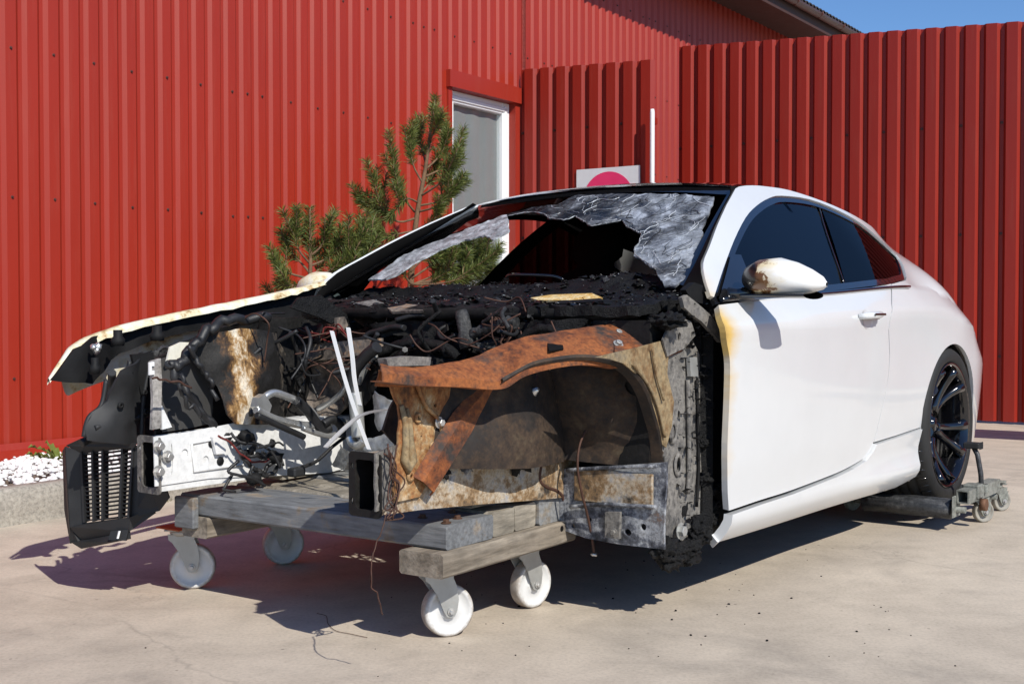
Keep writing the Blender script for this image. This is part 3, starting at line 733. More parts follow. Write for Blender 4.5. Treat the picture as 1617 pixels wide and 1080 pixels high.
# the sign on the short fence
sg = empty('sign', tuple(sm0+FX*.575-Vector((-FX.y, FX.x, 0))*.045), FANG); tag(sg, 'white sign with a pink disc fixed to the short red fence', 'sign')
mb = MB(); mb.box((0, -.004, 1.34), (.59, 0, 2.095)); mb.build('plate', M['sign'], sg)
mb = MB(); mb.lathe([(0, 0), (.24, 0), (.24, .002), (0, .002)], 40, Matrix.Translation((.30, -.006, 1.822)) @ Matrix.Rotation(R(90), 4, 'X'), False); mb.build('disc', M['pink'], sg)
fc = bpy.data.curves.new('sign_text', 'FONT'); fc.body = 'DAR'; fc.size = .11; fc.extrude = .001; fc.align_x = 'LEFT'
fo = bpy.data.objects.new('tmp_text', fc); C.objects.link(fo); bpy.context.view_layer.update()
tm = bpy.data.meshes.new_from_object(fo.evaluated_get(bpy.context.evaluated_depsgraph_get())); bpy.data.objects.remove(fo)
tm.materials.clear(); link('lettering', tm, M['ink'], sg, (.10, -.0065, 1.415), (R(90), 0, 0))
mb = MB(); mb.box((.06, -.0075, 1.39), (.066, -.0045, 1.56)); mb.box((.066, -.0075, 1.39), (.5, -.0045, 1.396)); mb.build('print_line', M['ink'], sg)

# ---- planting bed along the wall: kerb, soil, pebbles
KO = Vector([(-2.153,5.025,0)][0]); kd = (KO-WO).dot(Vector((.8185, -.5745, 0)))      # distance kerb face - wall
bed = empty('kerb', tuple(WO), WANG); tag(bed, 'cracked grey concrete kerb edging the pebble bed', 'kerb')
tk = T0
kb = []
i = 0
while tk < 4.5:
    Lk = 1.0
    mb = MB(); nx = 14
    rows = []
    for j in range(nx+1):
        x = tk+.003+(Lk-.006)*j/nx
        w = lambda q: .006*fbm((x*3, q*2.3, 0), 1.5, 3)
        rows.append([(x, -kd+w(1), -.02), (x, -kd+w(2)*.8, .06), (x, -kd+.004+w(3), .140), (x, -kd+.022+w(4), .157), (x, -kd+.10+w(5), .158), (x, -kd+.118, .14), (x, -kd+.12, 0)])
    mb.loft(rows, smooth=True); mb.build('kerb_stone', M['kerb'], bed); tk += Lk
mb = MB(); mb.box((T0, -kd+.118, 0), (4.6, -.05, .115)); o = mb.build('planting_bed', M['soil'], None, tuple(WO), (0, 0, WANG)); tag(o, kind='structure')
# pebbles
bm = bmesh.new(); bmesh.ops.create_icosphere(bm, subdivisions=2, radius=1); base_v = [v.co.copy() for v in bm.verts]; base_f = [tuple(v.index for v in f.verts) for f in bm.faces]; bm.free()
rng = random.Random(3); mb = MB()
for i in range(5200):
    x = rng.uniform(-.6, 4.3); y = rng.uniform(-kd+.11, -.16); 
    if x > 1.6 and rng.random() < .55: continue
    a = rng.uniform(0, 6.28); r0 = rng.uniform(.010, .024); k1 = rng.uniform(.6, .95); k2 = rng.uniform(.4, .7); tl = rng.uniform(-.5, .5)
    Mx = Matrix.Translation((x, y, .122+rng.uniform(0, .026)+.02*noise.noise(Vector((x*2, y*2, 0))))) @ Matrix.Rotation(a, 4, 'Z') @ Matrix.Rotation(tl, 4, 'X') @ Matrix.Diagonal((r0, r0*k1, r0*k2, 1))
    sd = rng.random()*30
    mb.add([Mx @ (v*(1+.22*noise.noise(v*1.3+Vector((sd, 0, 0))))) for v in base_v], base_f, True)
o = mb.build('white_pebbles', M['stone'], None, tuple(WO), (0, 0, WANG)); tag(o, 'bed of small white pebbles between kerb and wall', 'pebbles', kind='stuff')
# workbench added out of view to the right so that its top throws the long shadow in front of the tall fence
wb = [(4.074,8.636,0)][0]; Hb = .95
off = Vector((sx, sy, 0))*(Hb/math.tan(R(SUN_EL)))
bw = empty('shadow_bench', (wb[0]+off.x, wb[1]+off.y, 0), FANG); tag(bw, 'long steel workbench added out of view to throw a shadow band', 'shadow_bench')
mb = MB(); mb.box((-.9, -.33, Hb-.04), (2.6, .33, Hb), .004); mb.build('bench_top', M['skate'], bw)
for x in (.9, 2.4):
    for y in (-.28, .28):
        mb = MB(); mb.box((x-.03, y-.03, 0), (x+.03, y+.03, Hb-.041)); mb.build('leg', M['skate'], bw)


# ================================================================== the car
CO = Vector((1.151, 5.743, 0)); CANG = math.atan2(-math.cos(R(37.3)), -math.sin(R(37.3)))
car = empty('burnt_coupe', tuple(CO), CANG)
tag(car, 'white two-door coupe with its whole front burnt out, propped on a timber trolley', 'car')
def inset(poly, d):
    P_ = [np.array(p, float) for p in poly]; n = len(P_)
    A = sum(P_[i][0]*P_[(i+1) % n][1]-P_[(i+1) % n][0]*P_[i][1] for i in range(n)); sg_ = 1 if A > 0 else -1
    out = []
    for i in range(n):
        e1 = P_[i]-P_[i-1]; e2 = P_[(i+1) % n]-P_[i]
        n1 = np.array([-e1[1], e1[0]])/(np.linalg.norm(e1)+1e-9)*sg_; n2 = np.array([-e2[1], e2[0]])/(np.linalg.norm(e2)+1e-9)*sg_
        m = n1+n2; m /= max(.5, (m@m)/2)
        out.append(tuple(P_[i]+m*d))
    return out
def left(off=0.): return lambda x, z: (x, side(x, z)-off, z)
def right(off=0.): return lambda x, z: (x, -side(x, z)+off, z)
# outlines of the panels in side view (x, z)
door_front = xz([(1.988,0.891,0.3),(2.02,0.903,0.396),(2.043,0.914,0.513),(2.05,0.925,0.703),(2.06,0.928,0.769),(2.087,0.931,0.826),(2.09,0.918,0.881),(2.05,0.884,0.928)])
belt_l = xz([(2.05,0.884,0.928),(1.768,0.887,0.946),(1.256,0.882,0.975),(0.895,0.88,0.997),(0.564,0.874,1.018)])
door_rear = xz([(0.564,0.874,1.018),(0.763,0.944,0.888),(0.747,0.937,0.743),(0.754,0.933,0.646),(0.782,0.929,0.575),(0.814,0.924,0.504),(0.841,0.917,0.434),(0.87,0.911,0.388),(0.929,0.907,0.36),(1.041,0.905,0.343)])
door_bot = xz([(1.041,0.905,0.343),(1.185,0.904,0.33),(1.555,0.902,0.313),(1.785,0.898,0.308),(1.988,0.891,0.3)])
dfr = smooth_poly(door_front, 3); drr = smooth_poly(door_rear, 3)
door_o = dfr[:-1]+smooth_poly(belt_l, 3)[:-1]+drr[:-1]+smooth_poly(door_bot, 3)[:-1]
win_o = smooth_poly(xz([(2.043,0.87,0.947),(1.887,0.821,1.038),(1.696,0.761,1.138),(1.498,0.704,1.226),(1.339,0.667,1.28),(1.18,0.64,1.321),(1.047,0.629,1.341),(0.802,0.637,1.345),(0.583,0.668,1.313),(0.403,0.694,1.269),(0.243,0.722,1.204),(0.109,0.734,1.153),(0.147,0.776,1.107),(0.238,0.821,1.057)]), 3)
win_o = win_o+xz([(0.307,0.843,1.039),(0.413,0.859,1.032)])
zr_x = [-.97, -.7, -.45, -.2, .12, .54, .91, 1.15, 1.29, 1.42]; zr_z = [.96, 1.02, 1.085, 1.155, 1.245, 1.328, 1.374, 1.374, 1.364, 1.345]
def zr(x): return interp(x, zr_x, zr_z)
AW, AR = (0., .415), .352
arch = [(AW[0]+AR*math.cos(a), AW[1]+AR*math.sin(a)) for a in [R(d) for d in range(-50, 196, 6)]]
# pillar's windscreen edge, bottom to top
apl = smooth_poly(xz([(2.061,0.867,0.951),(2.036,0.834,1.005),(1.989,0.803,1.057),(1.887,0.77,1.113),(1.735,0.719,1.194),(1.569,0.666,1.273)]), 3)+[(1.405, zr(1.405)-.004)]
quarter_o = []
quarter_o += apl
quarter_o += [(x, zr(x)) for x in np.arange(1.36, -.96, -.06)]
quarter_o += [(-.96, .98), (-.965, .8), (-.95, .5), (-.90, .30), (-.42, .28)]
quarter_o += [p for p in arch[::-1] if p[1] > .19 and p[0] < .34 and (p[0] > -.36)]
sk = xz([(0.337,0.921,0.432),(0.613,0.916,0.42),(0.847,0.915,0.413)])
quarter_o += sk
quarter_o += [p for p in drr[::-1] if p[1] > sk[-1][1]+.01][:-1]
quarter_o += [(belt_l[-1][0], belt_l[-1][1])]
quarter_o += win_o[::-1]
sill_o = xz([(1.986,0.89,0.293),(1.783,0.897,0.301),(1.553,0.901,0.306),(1.183,0.903,0.323),(1.039,0.904,0.336),(0.926,0.906,0.353),(0.867,0.91,0.381),(0.838,0.914,0.407),(0.611,0.916,0.415),(0.343,0.92,0.427),(0.36,0.908,0.355),(0.374,0.883,0.234)])
sill_o = sill_o+[(x, .205+.0*x) for x in (.55, .9, 1.2, 1.6, 2.0)]+xz([(1.991,0.831,0.185)])
for sgn, fn, nm in ((1, left(), 'l'), (-1, right(), 'r')):
    fl = sgn > 0
    d = panel('door', inset(door_o, .0032), fn, M['white'], car, .035, .02, flip=fl)
    if fl: d['label'] = 'white door scorched amber along its front edge'
    q = panel('side_panel', inset(quarter_o, .002), fn, M['white'], car, .03, .015, flip=fl)
    so = smooth_poly(sill_o[:5], 1)
    def sill_fn(x, z, sgn=sgn):
        # the skirt flares out ahead of the rear wheel and carries a rounded lip
        y = side(x, z)+.010+.020*sstep(1.25, .45, x)*sstep(.36, .26, z)+.008*math.exp(-((z-.27)/.03)**2)
        return (x, sgn*y, z)
    sl_ = panel('sill', inset(sill_o, .001), sill_fn, M['white'], car, .025, .03, flip=fl)
    # window trim and panes
    ring = win_o+[(belt_l[-1][0], belt_l[-1][1]-.002)]+[p for p in smooth_poly(belt_l, 3)[::-1]][1:]
    ring_in = inset(ring, .022)
    ob = panel('window_trim', ring, (lambda x, z, sgn=sgn: (x, sgn*(side(x, z)-.007), z)), M['gloss_black'], car, .03, .012, holes=[ring_in], flip=fl)
    bx = lambda z: .665+(1.34-z)*-.03      # the split between door glass and quarter glass leans
    split = lambda z: interp(z, [1.0, 1.12, 1.24, 1.34], [1.01, .93, .83, .72])
    rp = resample(ring_in, .02)
    fr_ = [p for p in rp if p[0] > split(p[1])+.008]; rr_ = [p for p in rp if p[0] < split(p[1])-.008]
    if fl: panel('door_glass', fr_, (lambda x, z, sgn=sgn: (x, sgn*(side(x, z)-.014), z)), M['glass_tint'], car, .03, .004, flip=fl)
    panel('quarter_glass', rr_, (lambda x, z, sgn=sgn: (x, sgn*(side(x, z)-.012), z)), M['glass_quarter'], car, .03, .004, flip=fl)
    mbp = MB(); zz_ = np.linspace(1.0, 1.335, 9)
    mbp.tube([(split(z), sgn*(side(split(z), z)-.012), z) for z in zz_], .0035, 6); mbp.build('glass_divider', M['gloss_black'], car)
# roof, rear window, boot lid: height fields between the rails
def T(x, y):
    yr_ = side(x, zr(x)); c_ = .04+.03*sstep(.4, -.3, x)
    q = min(1., abs(y)/yr_); return zr(x)+c_*(1-q**2.4)-.002
def deck(name, x0, x1, mat, m=.0, thick=.02, off=0.):
    nx = max(4, int(abs(x1-x0)/.04)); rows = []
    for i in range(nx+1):
        x = x0+(x1-x0)*i/nx; yr_ = side(x, zr(x))-.002-m
        rows.append([(x, yr_*t_, T(x, yr_*t_)-off) for t_ in np.linspace(-1, 1, 33)])
    mb = MB(); mb.loft(rows); mb.loft([[(p[0], p[1], p[2]-thick) for p in r_] for r_ in rows])
    return mb.build(name, mat, car)
deck('roof', 1.352, .26, M['roof'], .012)
deck('rear_window', .258, -.40, M['glass_tint'], .05, .005)
deck('boot_lid', -.402, -.96, M['white'])
mb = MB(); rows = []
for z in np.linspace(.24, .985, 16):
    h_ = side(-.955, min(z, .97)); rows.append([(-.955-.09*(1-t_*t_)-.05*math.exp(-((z-.45)/.15)**2)*(1-t_**4), h_*t_, z) for t_ in np.linspace(-1, 1, 25)])
mb.loft(rows); mb.build('rear_bumper', M['white'], car)
# lip of the boot lid
mb = MB(); mb.tube([(-.86-.05*(1-t_*t_), t_*.62, 1.028+.03*(1-t_*t_)) for t_ in np.linspace(-1, 1, 15)], .016, 8, flat=.5); mb.build('boot_lip', M['roof'], car)
# wheel housing and underbody, dark
for sgn in (1, -1):
    mb = MB(); rows = [[(AW[0]+(AR+.01)*math.cos(a), sgn*y, AW[1]+(AR+.01)*math.sin(a)) for a in [R(d) for d in range(-30, 211, 10)]] for y in (.915, .60)]
    mb.loft(rows); mb.build('wheel_arch_liner', M['plastic_dk'], car)
mb = MB(); mb.box((-.9, -.60, .24), (2.15, .60, .30)); mb.box((.36, -.82, .20), (2.08, -.6, .29)); mb.box((.36, .6, .20), (2.08, .82, .29))
mb.tube([(-.3, -.1, .22), (.8, -.1, .2), (2.0, -.15, .2)], .05, 10); mb.build('underbody', M['plastic_dk'], car)
# cabin: inner panels, seats, lining
mb = MB()
for sgn in (1, -1):
    for z0, z1 in ((.3, .955),): mb.box((.15, sgn*.82, z0), (2.02, sgn*.80, z1))
    rows = [[(x, sgn*(side(x, zz_)-.05), zz_) for zz_ in (1.0, 1.15, zr(x)-.04)] for x in (.86, .68, .56)]
    rows = [[(split(z)+dx, sgn*(side(split(z)+dx, z)-.03), z) for z in np.linspace(.96, 1.33, 8)] for dx in (.07, -.07)]
    mb.loft(rows)
mb.build('cabin_lining', M['interior'], car)
deck('headlining', 1.33, -.35, M['interior'], .05, .01, .035)
def seat(y, x, mat=M['interior']):
    o = empty('seat'); o.parent = car
    mb = MB(); rows = []
    for z, w, dx, th in ((.50, .24, .10, .10), (.62, .27, .06, .11), (.80, .27, 0, .10), (.98, .25, -.07, .08), (1.06, .19, -.10, .06), (1.10, .10, -.115, .045), (1.12, .09, -.12, .045), (1.15, .13, -.125, .05), (1.24, .13, -.15, .05), (1.28, .09, -.165, .03)):
        rows.append([(x+dx+th*math.cos(a), y+w*(abs(math.sin(a))**.7)*(1 if math.sin(a) >= 0 else -1), z) for a in [2*math.pi*k/20 for k in range(20)]])
    mb.loft(rows, closed=True); mb.add(rows[-1], [tuple(range(20))]); mb.build('backrest', mat, o)
    mb = MB(); mb.box((x+.05, y-.26, .40), (x+.58, y+.26, .54), .05); mb.build('cushion', mat, o)
M['seat'] = plain('brown_leather_seat', (.018, .011, .009), .6, 0, .3)
seat(-.37, .92); seat(.37, .98, M['seat'])
mb = MB(); mb.box((-.1, -.6, .4), (.3, .6, .55), .04); mb.box((-.25, -.6, .5), (-.05, .6, 1.0), .05); mb.build('rear_bench', M['interior'], car)
# left mirror
def mirror(sgn, name, burnt):
    o = empty(name); o.parent = car
    mb = MB(); rows = []
    # the housing runs outward along y; section in x-z
    for t_, rx, rz_, cx_, cz_ in ((0., .018, .018, .0, .0), (.02, .052, .040, .0, .002), (.06, .080, .056, 0, .004), (.12, .088, .060, -.002, .004), (.17, .080, .050, -.008, -.001), (.21, .062, .036, -.018, -.008), (.24, .038, .020, -.028, -.014), (.252, .01, .006, -.032, -.018)):
        r_ = []
        for k in range(28):
            a = 2*math.pi*k/28; ca, sa = math.cos(a), math.sin(a)
            xx = rx*(ca if ca > 0 else ca*.55); zz2 = rz_*(abs(sa)**.85)*(1 if sa >= 0 else -1.0)
            r_.append((1.875+cx_+xx-.03*t_, sgn*(.885+t_), 1.005+cz_+zz2))
        rows.append(r_)
    mb.loft(rows, closed=True); h = mb.build('housing', burnt, o)
    mb = MB(); 
    mb.loft([[(1.88+.075*math.cos(a)-.02, sgn*(.90+t_), .955-.004*t_+.012*math.sin(a)) for a in [2*math.pi*k/16 for k in range(16)]] for t_ in (0, .04, .1, .17, .205)], closed=True)
    mb.build('lower_shell', M['gloss_black'], o)
    mb = MB(); mb.tube([(1.93, sgn*.845, .955), (1.91, sgn*.88, .955), (1.88, sgn*.94, .965)], [.030, .026, .024], 10, flat=.8); mb.build('arm', M['gloss_black'], o)
    mb = MB(); rows = [[(x, sgn*(side(x, z)+.004), z) for x in np.linspace(2.02-(z-.945)*1.6, 1.70, 8)] for z in np.linspace(.95, 1.055, 6)]
    rows = [[(2.025-(z-.945)*1.65-u*max(.01, (.24-(z-.945)*1.2)), 0, z) for u in np.linspace(0, 1, 7)] for z in np.linspace(.945, 1.09, 8)]
    rows = [[(p[0], sgn*(side(p[0], p[2])+.003), p[2]) for p in r_] for r_ in rows]
    mb.loft(rows); mb.build('sail_panel', M['gloss_black'], o)
    return o
def mirror_paint():
    m, nt, b = nt_new('scorched_mirror_paint'); L = nt.links
    tc = nd(nt, 'ShaderNodeTexCoord'); sp = nd(nt, 'ShaderNodeSeparateXYZ'); L.new(tc.outputs['Object'], sp.inputs[0])
    n1 = noise_n(nt, coords(nt), 26., 6, .7, .6); n0 = noise_n(nt, coords(nt, (1, 1, 2.2)), 9., 5, .65)
    # distance from the burnt tip near the door and front of the housing
    d = nd(nt, 'ShaderNodeVectorMath', operation='DISTANCE'); L.new(tc.outputs['Object'], d.inputs[0]); d.inputs[1].default_value = (1.935, .905, 1.015)
    e = math_n(nt, 'ADD', d.outputs['Value'], math_n(nt, 'MULTIPLY', math_n(nt, 'SUBTRACT', n0, .5), .16))
    k_amb = ramp(nt, e, [(.075, .75), (.14, 0.)])
    c = mixc(nt, k_amb, (.82, .82, .80), (.72, .56, .26))
    e2 = math_n(nt, 'ADD', e, math_n(nt, 'MULTIPLY', math_n(nt, 'SUBTRACT', n1, .5), .18))
    c = mixc(nt, ramp(nt, e2, [(.078, 1.), (.090, 0.)]), c, (.17, .07, .02))
    e3 = math_n(nt, 'ADD', d.outputs['Value'], math_n(nt, 'MULTIPLY', math_n(nt, 'SUBTRACT', n1, .5), .05))
    c = mixc(nt, ramp(nt, e3, [(.056, 1.), (.066, 0.)]), c, (.006, .005, .005))
    L.new(c, b.inputs['Base Color']); b.inputs['Roughness'].default_value = .4; b.inputs['Coat Weight'].default_value = .4
    bump(nt, b, n1, .15, .003)
    return m
M['mirror'] = mirror_paint()
mirror(1, 'wing_mirror', M['mirror'])['label'] = 'white wing mirror charred at its inner end'
mirror(-1, 'wing_mirror', M['cream'])
# black rubber line along the belt of the door
mb = MB(); mb.tube([(x, side(x, belt(x)-.006)+.003, belt(x)-.002) for x in np.linspace(2.02, .40, 30)], .007, 6); mb.build('belt_strip', M['gloss_black'], car)
# door handle
hd = empty('door_handle'); hd.parent = car
hp = Vector([(0.99,0.943,0.891)][0])
def disc_on_side(mb, cx, cz, r0, h0, off):
    rows = []
    for q in (0, .35, .7, .9, 1.):
        rows.append([(cx+r0*q*math.cos(a), side(cx+r0*q*math.cos(a), cz+h0*q*math.sin(a))+off*(1-q**3)+.0012, cz+h0*q*math.sin(a)) for a in [2*math.pi*k/24 for k in range(24)]])
    mb.loft(rows, closed=True)
mb = MB(); disc_on_side(mb, hp.x+.005, hp.z-.012, .052, .036, -.004)
mb.build('handle_recess', M['white'], hd)
mb = MB(); yy = hp.y
mb.tube([(hp.x+.085, yy-.004, hp.z-.003), (hp.x+.07, yy+.018, hp.z), (hp.x+.03, yy+.030, hp.z+.002), (hp.x-.03, yy+.031, hp.z+.004), (hp.x-.075, yy+.020, hp.z+.005), (hp.x-.09, yy-.004, hp.z+.004)], [.010, .0125, .0135, .0135, .0125, .010], 12, flat=1.)
mb.build('handle_bar', M['white'], hd)
mb = MB(); mb.box((hp.x-.085, yy+.001, hp.z-.012), (hp.x+.07, yy+.012, hp.z-.002)); mb.box((hp.x-.062, yy+.0415, hp.z+.001), (hp.x+.045, yy+.046, hp.z+.010), .003); mb.build('handle_insert', M['gloss_black'], hd)

# rear wheels: tyre with grooves, deep rim with paired spokes
def wheel(sgn):
    o = empty('wheel', (0, sgn*.80, .418)); o.parent = car
    RY = Matrix.Rotation(R(-90*sgn), 4, 'X')      # lathe axis to +-y, outward positive
    mb = MB()
    pr = [(.262, .10), (.268, .128), (.285, .140), (.305, .141), (.322, .134), (.332, .120), (.3365, .105)]
    for g in (.075, .03, -.015, -.06): pr += [(.339, g+.012), (.339, g+.006), (.332, g+.004), (.332, g-.004), (.339, g-.006)]
    pr += [(.3365, -.105), (.332, -.12), (.315, -.137), (.285, -.14), (.262, -.12), (.262, .10)]
    mb.lathe(pr, 72, RY); ty = mb.build('tyre', M['rubber'], o)
    mb = MB()                                    # shoulder sipes
    for k in range(48):
        a = 2*math.pi*k/48
        p = lambda r, h: RY @ Vector((r*math.cos(a), r*math.sin(a), h))
        mb.tube([p(.3385, .085), p(.3365, .104), p(.330, .122)], .0025, 4)
    mb.build('tread_sipe', M['gloss_black'], o)['kind'] = 'stuff'
    mb = MB()
    mb.lathe([(.264, .128), (.272, .133), (.268, .138), (.258, .132), (.252, .10), (.240, .0), (.236, -.10), (.250, -.12), (.262, -.12)], 64, RY); rim_ = mb.build('rim', M['rim'], o)
    mb = MB(); mb.lathe([(0, .075), (.026, .075), (.032, .068), (.034, .06), (.055, .058), (.078, .045), (.082, .0), (.07, -.03), (0, -.03)], 32, RY); mb.build('hub', M['rim'], o)
    for k in range(5):
        for s2 in (-1, 1):
            a0 = 2*math.pi*k/5+.3+s2*.10; a1 = a0+s2*.16
            mb = MB(); pts = []
            for t_ in np.linspace(0, 1, 7):
                r_ = .062+(.254-.062)*t_; a = a0+(a1-a0)*t_; h_ = .045+.075*t_**1.6
                pts.append(RY @ Vector((r_*math.cos(a), r_*math.sin(a), h_)))
            mb.tube(pts, [.024, .021, .019, .0185, .019, .021, .025], 8)
            mb.build('spoke', M['rim'], o)
    mb = MB(); mb.lathe([(.06, -.02), (.185, -.02), (.185, .0), (.06, .0)], 40, RY, False); mb.build('brake_disc', M['steel'], o)
    return o
wheel(1); wheel(-1)

# windscreen: what is left of it
def wfn(off=0.): return lambda y, z: (wscreen(y, z)+off, y, z)
def zhead(y): return T(1.345, y)-.006
hw = lambda z: .742-(z-.985)*.40
hwr = lambda z: hw(z)+.028+.052*sstep(1.33, 1.0, z)
clear_o = yz([(1.876,-0.983,1.015),(1.705,-0.982,1.107),(1.545,-0.909,1.204),(1.413,-0.784,1.292),(1.35,-0.655,1.34),(1.316,-0.473,1.375),(1.34,-0.293,1.373),(1.372,-0.101,1.361),(1.436,-0.131,1.326),(1.435,-0.255,1.323),(1.479,-0.347,1.295),(1.526,-0.423,1.265),(1.592,-0.515,1.223),(1.7,-0.655,1.152),(1.871,-0.699,1.055),(1.968,-0.69,1.004)])
band_o = yz([(1.916,-0.673,1.034),(1.734,-0.658,1.133),(1.605,-0.504,1.217),(1.539,-0.412,1.259),(1.486,-0.342,1.292),(1.644,-0.211,1.213),(1.704,-0.234,1.179),(1.657,-0.308,1.201),(1.675,-0.397,1.187),(1.731,-0.462,1.152),(1.818,-0.516,1.102),(1.91,-0.53,1.051),(1.941,-0.56,1.032)])
craz_o = yz([(1.487,-0.338,1.292),(1.441,-0.25,1.32),(1.442,-0.127,1.323),(1.378,-0.097,1.358),(1.384,0.069,1.355),(1.401,0.355,1.337),(1.421,0.542,1.313),(1.573,0.593,1.226),(1.722,0.645,1.141),(1.86,0.692,1.062),(1.953,0.721,1.009),(2,0.716,0.984),(2.007,0.68,0.985),(1.911,0.592,1.045),(1.874,0.534,1.07),(1.835,0.467,1.096),(1.786,0.437,1.125),(1.756,0.436,1.141),(1.691,0.406,1.178),(1.657,0.344,1.2),(1.643,0.315,1.209),(1.591,0.267,1.239),(1.605,0.244,1.232),(1.619,0.209,1.226),(1.613,0.173,1.23),(1.636,0.166,1.218),(1.594,0.1,1.242),(1.549,0.029,1.267),(1.573,0.02,1.254),(1.576,-0.001,1.252),(1.566,-0.045,1.257),(1.551,-0.089,1.265),(1.514,-0.136,1.285),(1.487,-0.201,1.297),(1.482,-0.257,1.298)])
ws = empty('windscreen'); ws.parent = car; ws['label'] = 'broken windscreen, crazed grey, with a ragged hole'
panel('clear_glass', inset(clear_o, .001), wfn(), M['glass_clear'], ws, .03, .004)
panel('crazed_strip', inset(band_o, -.002), wfn(.003), M['shatter_pale'], ws, .012, .006, rough=.004, rscale=30., edge_jag=.005, seed=3)
panel('crazed_glass', inset(craz_o, -.002), wfn(.003), M['shatter'], ws, .013, .006, rough=.004, rscale=9., edge_jag=.007, seed=5)
# real cracks through the crazed sheet, torn bright edge along the hole
M['crack'] = plain('bright_glass_crack', (.55, .58, .62), .3, 0, .2, 40)
M['crack_dk'] = plain('sooty_glass_crack', (.015, .015, .017), .4, 0, .2, 40)
rc = random.Random(9); cz = craz_o
for dark in (0, 1):
    mb = MB(); made = 0
    while made < 46:
        y, z = rc.uniform(-.35, .70), rc.uniform(1.0, 1.37); a = rc.uniform(0, 6.28); pts = []
        for k in range(rc.randint(5, 12)):
            if not in_poly(np.array([[y, z]]), cz)[0]: break
            pts.append(Vector(wfn(.0045)(y, z))+Vector((.6, 0, .8))*.0015); a += rc.gauss(0, .45); st = rc.uniform(.008, .022); y += st*math.cos(a); z += st*math.sin(a)*.55
        if len(pts) > 2: mb.tube(pts, rc.choice((.0006, .0008, .0013)), 4, smooth=False); made += 1
    mb.build('crack', M['crack_dk'] if dark else M['crack'], ws)['kind'] = 'stuff'
hole_edge = yz([(1.501,-0.321,1.285),(1.488,-0.252,1.295),(1.493,-0.196,1.294),(1.519,-0.132,1.282),(1.557,-0.085,1.262),(1.582,0.003,1.249),(1.579,0.024,1.251),(1.555,0.033,1.264),(1.6,0.103,1.239),(1.641,0.169,1.215),(1.624,0.212,1.223),(1.61,0.247,1.229),(1.596,0.27,1.236),(1.648,0.318,1.206),(1.661,0.347,1.197),(1.695,0.409,1.175),(1.76,0.438,1.138),(1.79,0.439,1.122),(1.835,0.467,1.096),(1.878,0.536,1.068),(1.915,0.594,1.042)])
he = resample(hole_edge, .006, False)
mb = MB(); mb.tube([Vector(wfn(.002)(y+.003*noise.noise(Vector((i*.9, 0, 0))), z+.004*noise.noise(Vector((i*.9, 5, 0))))) for i, (y, z) in enumerate(he)], [.0015+.0025*abs(noise.noise(Vector((i*.7, 2, 2)))) for i in range(len(he))], 5); mb.build('torn_edge', M['shatter_pale'], ws)
# frit border round the glass
out_ = [(hw(z), z) for z in np.linspace(.985, zhead(.58), 8)]+[(y, zhead(y)) for y in np.linspace(.56, -.56, 14)]+[(-hwr(z), z) for z in np.linspace(zhead(.58), .985, 8)]
out_ += [(y, .985-.03*(1-(y/.742)**2)) for y in np.linspace(-.70, .70, 12)]
inn_ = [(y*.975+0, z if z < .99 else z-.03) for y, z in out_]
inn_ = [(y, max(z, .99)) for y, z in inn_]
mbw = MB(); n_ = len(out_)
o1 = [wfn(.002)(*p) for p in out_]; i1 = [wfn(.002)(*p) for p in inn_]
mbw.add(o1+i1, [(i, (i+1) % n_, n_+(i+1) % n_, n_+i) for i in range(n_) if not (out_[i][1] < .986 and out_[(i+1) % n_][1] < .986)])
mbw.add([(p[0]-.012, p[1], p[2]-.01) for p in o1+i1], [(i, (i+1) % n_, n_+(i+1) % n_, n_+i) for i in range(n_) if not (out_[i][1] < .986 and out_[(i+1) % n_][1] < .986)])
mbw.build('frit_border', M['gloss_black'], ws)
ap_s = sorted(apl, key=lambda p: p[1]); ap_z = [p[1] for p in ap_s]; ap_x = [p[0] for p in ap_s]
# pillar inner skins between screen edge and side panel
for sgn in (1, -1):
    mb = MB(); rows = []
    for i, z in enumerate(np.linspace(.965, zhead(.58)+.004, 14)):
        y0 = (hw(z) if sgn > 0 else hwr(z))-.004; x0 = wscreen(y0, z)
        xp = interp(z, [p[1] for p in apl if True][:], [p[0] for p in apl]) if False else None
        xq = float(np.interp(z, ap_z, ap_x)); yq = side(xq, z)-(.008 if sgn > 0 else .024)
        rows.append([(x0+.004, sgn*y0, z), (x0*.5+xq*.5+.012, sgn*(y0*.5+yq*.5-(.004 if sgn > 0 else .012)), z-.004), (xq, sgn*yq, z)])
    mb.loft(rows); mb.build('pillar_seal', M['interior'], car)


# ================================================================== the burnt front end (all parts of the car)
def py(v): return lambda x, z: (x, v, z)
def px_(v): return lambda y, z: (v, y, z)
def plate(mb, pts, th):
    """flat-ish polygon in space given thickness along its own normal"""
    P_ = [Vector(p) for p in pts]; nrm = Vector((0, 0, 0)); c = sum(P_, Vector())/len(P_)
    for i in range(len(P_)): nrm += (P_[i]-c).cross(P_[(i+1) % len(P_)]-c)
    nrm.normalize(); n = len(P_)
    mb.add([p+nrm*th/2 for p in P_]+[p-nrm*th/2 for p in P_], [tuple(range(n)), tuple(range(n, 2*n))[::-1]]+[(i, n+i, n+(i+1) % n, (i+1) % n) for i in range(n)])
def hole(u): return u
